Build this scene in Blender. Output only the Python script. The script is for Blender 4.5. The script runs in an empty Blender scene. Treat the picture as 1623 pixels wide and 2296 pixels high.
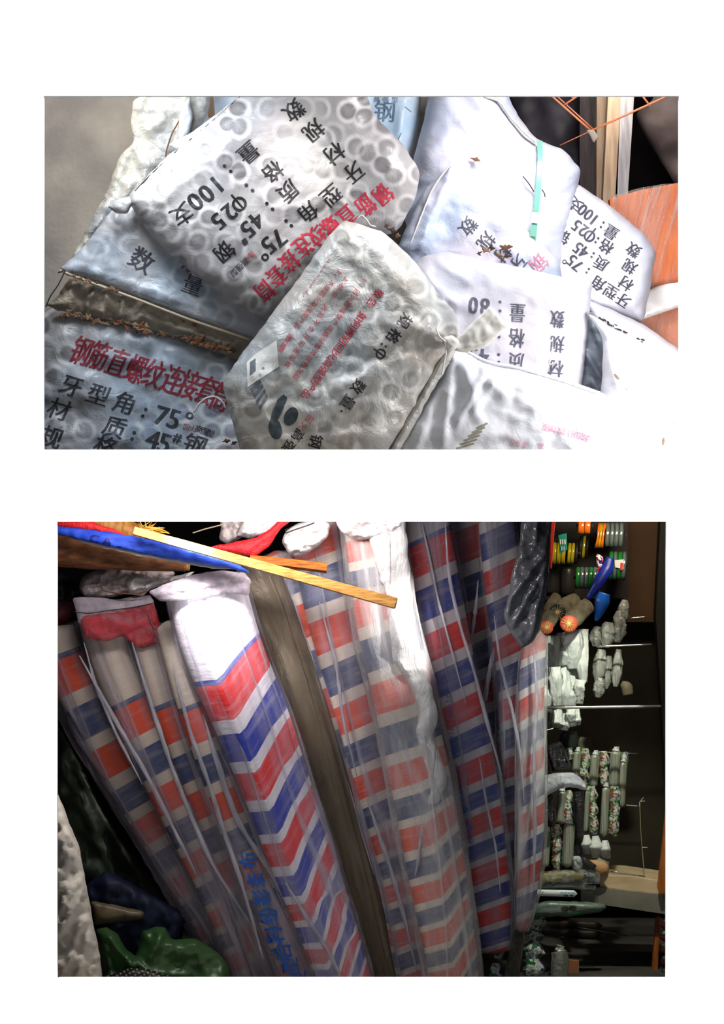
import bpy, math, random
import numpy as np
from mathutils import Vector
from mathutils.bvhtree import BVHTree
from mathutils.geometry import delaunay_2d_cdt

SC = bpy.context.scene
COL = SC.collection
random.seed(7)
D = 5.0            # camera distance from the white front wall; 1 px of the photo = 1 mm on that wall
CXP, CYP, ZC = 811.5, 1148.0, 1.30


def P(x, y, d):
    k = 0.001 * (D + d) / D
    return ((x - CXP) * k, d, ZC - (y - CYP) * k)


def PN(x, y, d):
    x, y, d = np.broadcast_arrays(np.asarray(x, float), np.asarray(y, float), np.asarray(d, float))
    k = 0.001 * (D + d) / D
    return np.stack([(x - CXP) * k, d, ZC - (y - CYP) * k], -1)


# ------------------------------------------------------------------ camera, world, light
cam = bpy.data.cameras.new('camera')
camo = bpy.data.objects.new('camera', cam)
COL.objects.link(camo)
camo.location = (0, -D, ZC)
camo.rotation_euler = (math.pi / 2, 0, 0)
cam.sensor_fit = 'HORIZONTAL'
cam.sensor_width = 36
cam.lens = 36 * D / 1.623
cam.clip_end = 50
SC.camera = camo
w = bpy.data.worlds.new('world')
SC.world = w
w.use_nodes = True
w.node_tree.nodes['Background'].inputs[0].default_value = (0.86, 0.93, 1, 1)
w.node_tree.nodes['Background'].inputs[1].default_value = 0.16
SC.view_settings.view_transform = 'Standard'
SC.view_settings.look = 'None'
SC.view_settings.exposure = 0
SC.view_settings.gamma = 1
SC.cycles.transparent_max_bounces = 24
SC.cycles.max_bounces = 6
SC.cycles.sample_clamp_indirect = 4


def light(kind, name, loc, aim, power, col=(1, 1, 1), size=0.2, cone=60, blend=0.6, sy=None):
    l = bpy.data.lights.new(name, kind)
    l.energy = power
    l.color = col
    if kind == 'AREA':
        l.size = size
        if sy:
            l.shape = 'RECTANGLE'; l.size_y = sy
    elif kind == 'SUN':
        l.angle = size
    else:
        l.shadow_soft_size = size
    if kind == 'SPOT':
        l.spot_size = math.radians(cone)
        l.spot_blend = blend
    o = bpy.data.objects.new(name, l)
    COL.objects.link(o)
    o.location = loc
    dv = Vector(aim) - Vector(loc)
    o.rotation_euler = dv.to_track_quat('-Z', 'Y').to_euler()
    return o


# steep sun rakes down the white front wall and hardly enters the openings
light('SUN', 'sun', (0, -1, 5), (0.1, -0.75, 3.2), 27, (1, 1, 1), 0.02)
# upper store: hidden area lights for right-hand daylight, spots added over the middle
light('AREA', 'upper_hidden_key', P(1330, 0, 0.06), P(1280, 760, 0.45), 12, (1, 0.98, 0.99), 0.25)
light('AREA', 'upper_hidden_side', P(1640, 860, 0.07), P(1350, 900, 0.40), 4.6, (1, 0.99, 0.99), 0.18)  # added out of view to whiten the lower right sacks
light('SPOT', 'upper_hidden_spot', P(560, 40, 0.08), P(660, 430, 0.38), 17, (1, 0.97, 0.93), 0.03, 38, 1.0)  # spot added for the highlight on the big sack
light('SPOT', 'upper_hidden_spot', P(900, 100, 0.04), P(800, 760, 0.30), 13, (1, 0.98, 0.94), 0.03, 44, 1.0)
light('AREA', 'upper_hidden_cool', P(260, 120, 0.08), P(300, 800, 0.5), 6.5, (0.86, 0.93, 1), 0.25)  # cool area light added in place of sky light at the left
light('AREA', 'concrete_fill', P(160, 60, 0.55), P(240, 430, 0.98), 2.3, (1, 0.95, 0.88), 0.2)  # added to lift the concrete at upper left
light('AREA', 'upper_back_light', P(1400, 60, 0.9), P(1400, 500, 1.3), 2.2, (1, 0.9, 0.8), 0.2)
# lower store: hidden lights and spots added to brighten rolls and shelves
light('SPOT', 'lower_hidden_spot', P(360, 1120, 0.06), P(500, 1400, 0.33), 26, (1, 0.98, 1), 0.012, 40, 0.9)
light('SPOT', 'lower_hidden_spot', P(1290, 1120, 0.10), P(885, 1430, 0.36), 40, (1, 0.98, 0.96), 0.012, 28, 0.8)
light('AREA', 'lower_hidden_fill', P(560, 1125, 0.07), P(560, 1500, 0.40), 4.6, (1, 0.95, 0.95), 0.7, sy=0.05)
light('SPOT', 'canvas_fill', P(250, 1120, 0.04), P(140, 1980, 0.17), 16, (1, 0.97, 0.92), 0.02, 16, 0.5)  # spot added to brighten the canvas sheet
light('SPOT', 'shelf_fill_spot', P(1420, 1110, 0.06), P(1325, 1720, 0.62), 52, (0.97, 1, 0.86), 0.02, 46, 0.6)  # added fill for the goods on the shelves

light('AREA', 'panel_fill', P(1430, 1132, 0.50), P(1425, 1330, 1.05), 1.6, (1, 0.88, 0.70), 0.15)  # hidden area light added to brighten the brown panel

# ------------------------------------------------------------------ helpers


def lin(c):
    return tuple(((v / 255) / 12.92 if v / 255 <= 0.04045 else ((v / 255 + 0.055) / 1.055) ** 2.4) for v in c) + (1,)


def hsh(ix, iy, seed):
    n = (ix.astype(np.int64) * 374761393 + iy.astype(np.int64) * 668265263 + seed * 974711) & 0x7fffffff
    n = ((n ^ (n >> 13)) * 1274126177) & 0x7fffffff
    return ((n ^ (n >> 16)) & 0xffff) / 65535.0


def vn(x, y, seed=0):
    x = np.asarray(x, float); y = np.asarray(y, float)
    ix = np.floor(x); iy = np.floor(y)
    fx = x - ix; fy = y - iy
    fx = fx * fx * (3 - 2 * fx); fy = fy * fy * (3 - 2 * fy)
    a = hsh(ix, iy, seed); b = hsh(ix + 1, iy, seed); c = hsh(ix, iy + 1, seed); e = hsh(ix + 1, iy + 1, seed)
    return (a + (b - a) * fx) * (1 - fy) + (c + (e - c) * fx) * fy - 0.5


def rdg(x, y, seed=0, o=2):
    s_ = 0; a = 1
    wx = x + 0.8 * vn(x * .7, y * .7, seed + 91); wy = y + 0.8 * vn(x * .7 + 5, y * .7, seed + 92)
    for i in range(o):
        n_ = vn(wx * 2 ** i, wy * 2 ** i, seed + 40 + i * 11)
        s_ = s_ + a * ((1 - 2 * np.abs(n_)) ** 4 - .35); a *= .5
    return s_


def fbm(x, y, seed=0, o=3):
    s = 0; a = 1
    for i in range(o):
        s = s + a * vn(x * 2 ** i, y * 2 ** i, seed + i * 17); a *= 0.5
    return s


def origin(o):
    return Vector(o['_w']) if '_w' in o else o.location.copy()


WO = {}


def mk(name, V, F, mat, parent=None, uv=None, smooth=True, org=None):
    V = np.asarray(V, float)
    c = V.mean(0) if org is None else np.asarray(org, float)
    if parent is None and org is None:
        c[2] = V[:, 2].min()
    me = bpy.data.meshes.new(name)
    me.from_pydata((V - c).tolist(), [], [tuple(int(i) for i in f) for f in F])
    if uv is not None:
        uvl = me.uv_layers.new(name='UVMap')
        li = np.empty(len(me.loops), dtype=np.int32)
        me.loops.foreach_get('vertex_index', li)
        uvl.data.foreach_set('uv', np.asarray(uv, float)[li].ravel())
    if smooth:
        me.polygons.foreach_set('use_smooth', [True] * len(me.polygons))
    for m in (mat if isinstance(mat, list) else [mat]):
        me.materials.append(m)
    me.update()
    o = bpy.data.objects.new(name, me)
    COL.objects.link(o)
    WO[o.name] = c
    if parent is not None:
        o.parent = parent
        o.location = Vector(c) - Vector(WO[parent.name])
    else:
        o.location = c
    return o


def tag(o, label, cat, group=None):
    o['label'] = label; o['category'] = cat
    if group: o['group'] = group
    return o


def thing(name, label, cat, loc, group=None):
    o = bpy.data.objects.new(name, None)
    o.empty_display_size = 0.02
    COL.objects.link(o)
    o.location = loc
    WO[o.name] = np.array(loc, float)
    return tag(o, label, cat, group)


def struct(o):
    o['kind'] = 'structure'
    return o


# ------------------------------------------------------------------ materials


def nt(name):
    m = bpy.data.materials.new(name)
    m.use_nodes = True
    n = m.node_tree
    return m, n, n.nodes['Principled BSDF'], (lambda a, b: n.links.new(a, b))


def N(n, t, **kw):
    x = n.nodes.new(t)
    for k, v in kw.items():
        if hasattr(x, k): setattr(x, k, v)
        else: x.inputs[k.replace('_', ' ')].default_value = v
    return x


def math_n(n, op, a, b=None, c=None):
    x = n.nodes.new('ShaderNodeMath'); x.operation = op
    for i, v in enumerate((a, b, c)):
        if v is None: continue
        if isinstance(v, (int, float)): x.inputs[i].default_value = v
        else: n.links.new(v, x.inputs[i])
    return x.outputs[0]


def ramp(n, fac, stops, interp='LINEAR'):
    r = n.nodes.new('ShaderNodeValToRGB'); r.color_ramp.interpolation = interp
    e = r.color_ramp.elements
    while len(e) < len(stops): e.new(0.5)
    for i, (p, c) in enumerate(stops):
        e[i].position = p; e[i].color = c if len(c) == 4 else lin(c)
    n.links.new(fac, r.inputs[0])
    return r.outputs[0]


def mixc(n, fac, a, b):
    x = n.nodes.new('ShaderNodeMix'); x.data_type = 'RGBA'
    for s, v in ((x.inputs[0], fac), (x.inputs[6], a), (x.inputs[7], b)):
        if isinstance(v, (int, float, tuple)): s.default_value = v
        else: n.links.new(v, s)
    return x.outputs[2]


def bump(n, p, h, strength, dist=0.001, prev=None):
    b = n.nodes.new('ShaderNodeBump'); b.inputs['Strength'].default_value = strength; b.inputs['Distance'].default_value = dist
    n.links.new(h, b.inputs['Height'])
    if prev is not None: n.links.new(prev, b.inputs['Normal'])
    n.links.new(b.outputs[0], p.inputs['Normal'])
    return b.outputs[0]


MC = {}


def flat(name, rgb, rough=0.6, metal=0, spec=0.4, var=0.0, vscale=20, rgb2=None, bs=0, bscale=80, stretch=None):
    if name in MC: return MC[name]
    m, n, p, L = nt(name)
    p.inputs['Roughness'].default_value = rough
    p.inputs['Metallic'].default_value = metal
    p.inputs['Specular IOR Level'].default_value = spec
    tc = n.nodes.new('ShaderNodeTexCoord')
    src = tc.outputs['Object']
    if stretch:
        mp = n.nodes.new('ShaderNodeMapping'); mp.inputs['Scale'].default_value = stretch
        L(src, mp.inputs[0]); src = mp.outputs[0]
    if rgb2 is not None or var:
        ns = N(n, 'ShaderNodeTexNoise', Scale=vscale, Detail=5.0)
        L(src, ns.inputs[0])
        c2 = rgb2 if rgb2 is not None else tuple(v * (1 - var) for v in rgb)
        L(ramp(n, ns.outputs[0], [(0.35, rgb), (0.65, c2)]), p.inputs['Base Color'])
    else:
        p.inputs['Base Color'].default_value = lin(rgb)
    if bs:
        nb = N(n, 'ShaderNodeTexNoise', Scale=bscale, Detail=4.0)
        L(src, nb.inputs[0]); bump(n, p, nb.outputs[0], bs, 0.004)
    MC[name] = m
    return m


def woven(name, rgb, rgb2, ring=0.5, dirt=0.2, rough=0.38, dirtc=(120, 105, 85), crink=0.5, rsc=15.0):
    """woven plastic sack cloth, pale, with the steel couplers inside showing through as rings"""
    m, n, p, L = nt(name)
    uv = n.nodes.new('ShaderNodeUVMap').outputs[0]
    big = N(n, 'ShaderNodeTexNoise', Scale=4.5, Detail=4.0); L(uv, big.inputs[0])
    base = ramp(n, big.outputs[0], [(0.38, rgb), (0.62, rgb2)])
    if ring > 0:
        wob = N(n, 'ShaderNodeTexNoise', Scale=9.0, Detail=1.0); L(uv, wob.inputs[0])
        wv = n.nodes.new('ShaderNodeVectorMath'); wv.operation = 'MULTIPLY_ADD'
        L(wob.outputs[1], wv.inputs[0]); wv.inputs[1].default_value = (0.02,) * 3; L(uv, wv.inputs[2])
        for k, (sc, off) in enumerate(((rsc, 0.0), (rsc * 0.93, 3.7))):
            mp = n.nodes.new('ShaderNodeMapping'); mp.inputs['Location'].default_value = (off, off * .6, 0)
            L(wv.outputs[0], mp.inputs[0])
            vo = N(n, 'ShaderNodeTexVoronoi', voronoi_dimensions='2D', Scale=sc, Randomness=0.75)
            L(mp.outputs[0], vo.inputs[0])
            rm = ramp(n, vo.outputs['Distance'], [(0.0, (0.36,) * 3 + (1,)), (0.23, (0.22,) * 3 + (1,)), (0.33, (0.82,) * 3 + (1,)), (0.37, (0.82,) * 3 + (1,)), (0.47, (0.45,) * 3 + (1,)), (0.6, (0.45,) * 3 + (1,))])
            msk = N(n, 'ShaderNodeTexNoise', Scale=5.0 + k, Detail=2.0); L(mp.outputs[0], msk.inputs[0])
            mm = math_n(n, 'MULTIPLY', ramp(n, msk.outputs[0], [(0.38, (0, 0, 0, 1)), (0.60, (1, 1, 1, 1))]), ring * 0.9)
            ov = n.nodes.new('ShaderNodeMix'); ov.data_type = 'RGBA'; ov.blend_type = 'SOFT_LIGHT' if k else 'OVERLAY'
            L(mm, ov.inputs[0]); L(base, ov.inputs[6]); L(rm, ov.inputs[7]); base = ov.outputs[2]
    dn = N(n, 'ShaderNodeTexNoise', Scale=14.0, Detail=8.0, Roughness=0.7); L(uv, dn.inputs[0])
    dm = math_n(n, 'MULTIPLY', ramp(n, dn.outputs[0], [(0.50, (0, 0, 0, 1)), (0.72, (1, 1, 1, 1))]), dirt)
    base = mixc(n, dm, base, lin(dirtc))
    L(base, p.inputs['Base Color'])
    p.inputs['Roughness'].default_value = rough
    p.inputs['Specular IOR Level'].default_value = 0.55
    cr = N(n, 'ShaderNodeTexNoise', Scale=22.0, Detail=5.0, Roughness=0.6, Distortion=0.6); L(uv, cr.inputs[0])
    b1 = bump(n, p, cr.outputs[0], crink, 0.012)
    we = N(n, 'ShaderNodeTexChecker', Scale=420.0); L(uv, we.inputs[0])
    bump(n, p, we.outputs[1], 0.35, 0.0006, b1)
    return m


def film(name, rgb, lo, hi, vs=0.0, rough=0.2, sx=26, sy=2.5, seed=0.0):
    """cloudy thin plastic: partly clear, partly white, streaked along its length"""
    m, n, p, L = nt(name)
    uv = n.nodes.new('ShaderNodeUVMap').outputs[0]
    mp = n.nodes.new('ShaderNodeMapping'); mp.inputs['Scale'].default_value = (sx, sy, 1); mp.inputs['Location'].default_value = (seed, seed, 0)
    L(uv, mp.inputs[0])
    ns = N(n, 'ShaderNodeTexNoise', Scale=1.0, Detail=5.0, Distortion=0.7); L(mp.outputs[0], ns.inputs[0])
    f = ramp(n, ns.outputs[0], [(0.36, (max(lo, 0),) * 3 + (1,)), (0.62, (hi,) * 3 + (1,))])
    mp2 = n.nodes.new('ShaderNodeMapping'); mp2.inputs['Scale'].default_value = (sx * .45, sy * .16, 1); mp2.inputs['Location'].default_value = (seed, seed, 0); L(uv, mp2.inputs[0])
    nl = N(n, 'ShaderNodeTexNoise', Scale=1.0, Detail=1.5, Distortion=0.15); L(mp2.outputs[0], nl.inputs[0])
    ln = math_n(n, 'ABSOLUTE', math_n(n, 'SUBTRACT', nl.outputs[0], 0.5))
    ln = math_n(n, 'SUBTRACT', 1.0, math_n(n, 'MINIMUM', math_n(n, 'DIVIDE', ln, 0.018), 1.0))
    f = math_n(n, 'ADD', f, math_n(n, 'MULTIPLY', ln, 0.38))
    sp = n.nodes.new('ShaderNodeSeparateXYZ'); L(uv, sp.inputs[0])
    f = math_n(n, 'ADD', f, math_n(n, 'MULTIPLY', math_n(n, 'MAXIMUM', math_n(n, 'SUBTRACT', sp.outputs[1], 0.42), 0.0), vs))
    we = N(n, 'ShaderNodeTexChecker', Scale=380.0); L(uv, we.inputs[0])
    f = math_n(n, 'ADD', f, math_n(n, 'MULTIPLY', we.outputs[1], 0.05))
    f = math_n(n, 'MINIMUM', math_n(n, 'MAXIMUM', f, 0.02), 0.93)
    p.inputs['Base Color'].default_value = lin(rgb)
    p.inputs['Roughness'].default_value = rough
    p.inputs['Specular IOR Level'].default_value = 0.8
    n2 = N(n, 'ShaderNodeTexNoise', Scale=2.2, Detail=8.0, Roughness=0.65, Distortion=1.5); L(mp.outputs[0], n2.inputs[0])
    b0 = bump(n, p, ln, 0.8, 0.004)
    b1 = bump(n, p, n2.outputs[0], 0.9, 0.012, b0)
    bump(n, p, we.outputs[1], 0.6, 0.0012, b1)
    tr = n.nodes.new('ShaderNodeBsdfTransparent')
    mx = n.nodes.new('ShaderNodeMixShader')
    L(f, mx.inputs[0]); L(tr.outputs[0], mx.inputs[1]); L(p.outputs[0], mx.inputs[2])
    L(mx.outputs[0], n.nodes['Material Output'].inputs[0])
    return m


def stripes(name, red, blue, white=(222, 214, 208), cap=True):
    m, n, p, L = nt(name)
    uv = n.nodes.new('ShaderNodeUVMap').outputs[0]
    sp = n.nodes.new('ShaderNodeSeparateXYZ'); L(uv, sp.inputs[0])
    s = sp.outputs[1]
    fr = math_n(n, 'FRACT', math_n(n, 'ADD', s, 40.0))
    c = ramp(n, fr, [(0.0, red), (0.37, white), (0.52, blue), (0.86, white)], 'CONSTANT')
    if cap:
        c = mixc(n, math_n(n, 'LESS_THAN', s, 0.0), c, lin(blue))
        c = mixc(n, math_n(n, 'LESS_THAN', s, -0.06), c, lin(white))
    ns = N(n, 'ShaderNodeTexNoise', Scale=9.0, Detail=6.0); L(uv, ns.inputs[0])
    c = mixc(n, math_n(n, 'MULTIPLY', ramp(n, ns.outputs[0], [(0.5, (0, 0, 0, 1)), (0.75, (1, 1, 1, 1))]), 0.35), c, lin(white))
    L(c, p.inputs['Base Color'])
    p.inputs['Roughness'].default_value = 0.42
    mp = n.nodes.new('ShaderNodeMapping'); mp.inputs['Scale'].default_value = (1, 0.18, 1); L(uv, mp.inputs[0])
    we = N(n, 'ShaderNodeTexChecker', Scale=330.0); L(mp.outputs[0], we.inputs[0])
    b1 = bump(n, p, we.outputs[1], 0.5, 0.0008)
    cr = N(n, 'ShaderNodeTexNoise', Scale=14.0, Detail=4.0); L(uv, cr.inputs[0])
    bump(n, p, cr.outputs[0], 0.3, 0.008, b1)
    return m


def spotted(name, base, cols, scale=55, rough=0.3, thr=0.42):
    scale = scale * 2.1
    m, n, p, L = nt(name)
    tc = n.nodes.new('ShaderNodeTexCoord').outputs['Object']
    ns = N(n, 'ShaderNodeTexNoise', Scale=30.0, Detail=2.0); L(tc, ns.inputs[0])
    wv = n.nodes.new('ShaderNodeVectorMath'); wv.operation = 'MULTIPLY_ADD'
    L(ns.outputs[1], wv.inputs[0]); wv.inputs[1].default_value = (0.03,) * 3; L(tc, wv.inputs[2])
    vo = N(n, 'ShaderNodeTexVoronoi', Scale=float(scale)); L(wv.outputs[0], vo.inputs[0])
    sx = n.nodes.new('ShaderNodeSeparateColor'); L(vo.outputs['Color'], sx.inputs[0])
    stops = [(0.0, base)]
    k = len(cols)
    for i, c in enumerate(cols):
        stops.append((thr + (1 - thr) * i / k, c))
    L(ramp(n, sx.outputs[0], stops, 'CONSTANT'), p.inputs['Base Color'])
    p.inputs['Roughness'].default_value = rough
    n2 = N(n, 'ShaderNodeTexNoise', Scale=90.0, Detail=4.0, Distortion=1.0); L(tc, n2.inputs[0])
    bump(n, p, n2.outputs[0], 0.9, 0.008)
    return m


# ------------------------------------------------------------------ geometry builders


def densify(pts, step, closed=True):
    out = []
    n = len(pts)
    for i in range(n if closed else n - 1):
        a = np.array(pts[i], float); b = np.array(pts[(i + 1) % n], float)
        k = max(1, int(np.linalg.norm((b - a)[:2]) / step))
        for j in range(k): out.append(a + (b - a) * j / k)
    if not closed: out.append(np.array(pts[-1], float))
    return np.array(out)


def smooth_closed(pts, it=2):
    p = np.array(pts, float)
    for _ in range(it):
        q = np.roll(p, -1, 0)
        p = np.stack([0.88 * p + 0.12 * q, 0.12 * p + 0.88 * q], 1).reshape(-1, p.shape[1])
    return p


def inside(px, py, poly):
    r = np.zeros(len(px), bool)
    x, y = poly[:, 0], poly[:, 1]
    j = len(poly) - 1
    for i in range(len(poly)):
        c = ((y[i] > py) != (y[j] > py)) & (px < (x[j] - x[i]) * (py - y[i]) / (y[j] - y[i] + 1e-12) + x[i])
        r ^= c; j = i
    return r


def dist_edge(px, py, poly):
    dmin = np.full(len(px), 1e9)
    for i in range(len(poly)):
        a = poly[i]; b = poly[(i + 1) % len(poly)]
        ab = b - a; L2 = (ab ** 2).sum() + 1e-9
        t = np.clip(((px - a[0]) * ab[0] + (py - a[1]) * ab[1]) / L2, 0, 1)
        dmin = np.minimum(dmin, np.hypot(px - a[0] - t * ab[0], py - a[1] - t * ab[1]))
    return dmin


def pillow(name, poly, d, mat, parent=None, T=0.05, edge=70, step=8, g=(0, 0), back=0.5, noise=(60, 0.006), fine=(18, 0.0015),
           ridges=(), gathers=(), seed=1, rim=0.0015, rnd=2, jag=1.5, rot=0.0, expo=0.5, org=None, crease=0.30):
    """closed cushion-like body: outline (px), thickness T towards the front, back*T behind; ridges and gathers are cloth folds"""
    pl = smooth_closed(poly, rnd) if rnd else np.array(poly, float)
    ol = densify(pl, step)
    if jag:
        ol = ol + np.stack([vn(ol[:, 0] / 14, ol[:, 1] / 14, seed + 5), vn(ol[:, 0] / 14, ol[:, 1] / 14, seed + 9)], 1) * jag * 2
    cx, cy = ol.mean(0)
    x0, y0 = ol.min(0); x1, y1 = ol.max(0)
    gx, gy = np.meshgrid(np.arange(x0, x1, step), np.arange(y0, y1, step * 0.87))
    gx = gx + (np.arange(gx.shape[0]) % 2)[:, None] * step / 2
    gx = gx.ravel(); gy = gy.ravel()
    ok = inside(gx, gy, ol)
    gx, gy = gx[ok], gy[ok]
    de = dist_edge(gx, gy, ol)
    ok = de > step * 0.45
    gx, gy, de = gx[ok], gy[ok], de[ok]
    nb = len(ol)
    X = np.concatenate([ol[:, 0], gx]); Y = np.concatenate([ol[:, 1], gy]); DE = np.concatenate([np.zeros(nb), de])
    res = delaunay_2d_cdt([Vector((a, b)) for a, b in zip(X, Y)], [(i, (i + 1) % nb) for i in range(nb)], [], 0, 1e-6)
    vv = np.array([tuple(v) for v in res[0]])
    tri = np.array(res[2])
    cen = vv[tri].mean(1)
    tri = tri[inside(cen[:, 0], cen[:, 1], ol)]
    a, b, c = vv[tri[:, 0]], vv[tri[:, 1]], vv[tri[:, 2]]
    ar = (b[:, 0] - a[:, 0]) * (c[:, 1] - a[:, 1]) - (b[:, 1] - a[:, 1]) * (c[:, 0] - a[:, 0])
    tri[ar < 0] = tri[ar < 0][:, ::-1]
    if len(vv) != len(X):
        X, Y = vv[:, 0], vv[:, 1]; DE = dist_edge(X, Y, ol); nb = 0
    u = np.clip(DE / edge, 0, 1)
    prof = (1 - (1 - u) ** 2) ** expo
    base = d + g[0] * (X - cx) / 1000 + g[1] * (Y - cy) / 1000
    fade = np.clip(DE / 12, 0, 1)
    h = T * prof + fade * (noise[1] * 2 * fbm(X / noise[0], Y / noise[0], seed) + fine[1] * 2 * fbm(X / fine[0], Y / fine[0], seed + 3, 2) + noise[1] * crease * rdg(X / (noise[0] * 1.3), Y / (noise[0] * .9), seed + 6, 3))
    for (ax, ay, bx, by, amp, wd) in ridges:
        ab = np.array([bx - ax, by - ay], float); L = np.hypot(*ab)
        t = ((X - ax) * ab[0] + (Y - ay) * ab[1]) / L ** 2
        wob = 6 * vn(X / 40, Y / 40, seed + 77)
        s = ((X - ax) * -ab[1] + (Y - ay) * ab[0]) / L + wob
        env = np.clip(np.minimum(t + 0.1, 1.1 - t) * 5, 0, 1)
        h = h + amp * np.exp(-(s / wd) ** 2) * env * np.clip(DE / 6, 0, 1)
    for (ax, ay, amp, cnt, R) in gathers:
        th = np.arctan2(Y - ay, X - ax); r = np.hypot(X - ax, Y - ay)
        h = h + amp * (vn(th * cnt, r / 90 + 3, seed + 31) * 2) * np.exp(-r / R) * np.clip(DE / 5, 0, 1)
    yf = base - rim - h
    yb = base + rim + back * T * prof
    A = PN(X, Y, yf); B = PN(X, Y, yb)
    n = len(X)
    F = [tuple(t) for t in tri] + [tuple(t[::-1] + n) for t in tri]
    # rim
    edges = {}
    for t in tri:
        for i in range(3):
            e = (int(t[i]), int(t[(i + 1) % 3]))
            edges[e] = 1
    for (a, b) in list(edges):
        if (b, a) not in edges:
            F.append((b, a, a + n, b + n))
    # front must face the camera (-y): px grows right, py grows down -> flip to match
    V = np.concatenate([A, B])
    f0 = F[0]
    nn = np.cross(V[f0[1]] - V[f0[0]], V[f0[2]] - V[f0[0]])
    if nn[1] > 0: F = [f[::-1] for f in F]
    cs, sn = math.cos(rot), math.sin(rot)
    U = np.stack([(X * cs + Y * sn) / 1000, (-X * sn + Y * cs) / 1000], 1)
    o = mk(name, V, F, mat, parent, np.concatenate([U, U + 0.37]), org=org)
    SURF[o.name] = (V, F)
    return o


SURF = {}
GL = {}


def glyph(ch):
    if ch in GL: return GL[ch]
    c = bpy.data.curves.new('glyph', 'FONT'); c.body = ch; c.resolution_u = 3
    o = bpy.data.objects.new('glyph', c); COL.objects.link(o)
    bpy.context.view_layer.update()
    me = o.to_mesh()
    V = np.array([v.co[:2] for v in me.vertices]) if len(me.vertices) else np.zeros((0, 2))
    F = [list(p.vertices) for p in me.polygons]
    o.to_mesh_clear(); bpy.data.objects.remove(o); bpy.data.curves.remove(c)
    # split long triangle edges so that letters follow the cloth
    V = [tuple(v) for v in V]
    for _ in range(4):
        cache = {}; nf = []; ch_ = False

        def mid(a, b):
            k = (min(a, b), max(a, b))
            if k not in cache:
                V.append(((V[a][0] + V[b][0]) / 2, (V[a][1] + V[b][1]) / 2)); cache[k] = len(V) - 1
            return cache[k]
        long_ = lambda a, b: math.hypot(V[a][0] - V[b][0], V[a][1] - V[b][1]) > 0.2
        for f in F:
            if len(f) > 3:
                for i in range(1, len(f) - 1): nf.append([f[0], f[i], f[i + 1]])
                ch_ = True; continue
            a, b, c_ = f
            e = [long_(a, b), long_(b, c_), long_(c_, a)]
            if not any(e): nf.append(f); continue
            ch_ = True
            if all(e):
                x, y, z = mid(a, b), mid(b, c_), mid(c_, a)
                nf += [[a, x, z], [x, b, y], [z, y, c_], [x, y, z]]
            else:
                for r in range(3):
                    if e[r]:
                        p, q, s = f[r], f[(r + 1) % 3], f[(r + 2) % 3]
                        m_ = mid(p, q); o1, o2 = [p, m_, s], [m_, q, s]
                        nf += [o1, o2]; break
        F = nf
        if not ch_: break
    V = np.array(V) if len(V) else np.zeros((0, 2))
    if len(V):
        cjk = ord(ch) > 0x2e80
        V = V - np.array([(V[:, 0].min() + V[:, 0].max()) / 2 if not cjk else 0.5, 0.38 if cjk else 0.36])
    GL[ch] = (V, F)
    return GL[ch]


CAM = Vector((0, -D, ZC))


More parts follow.
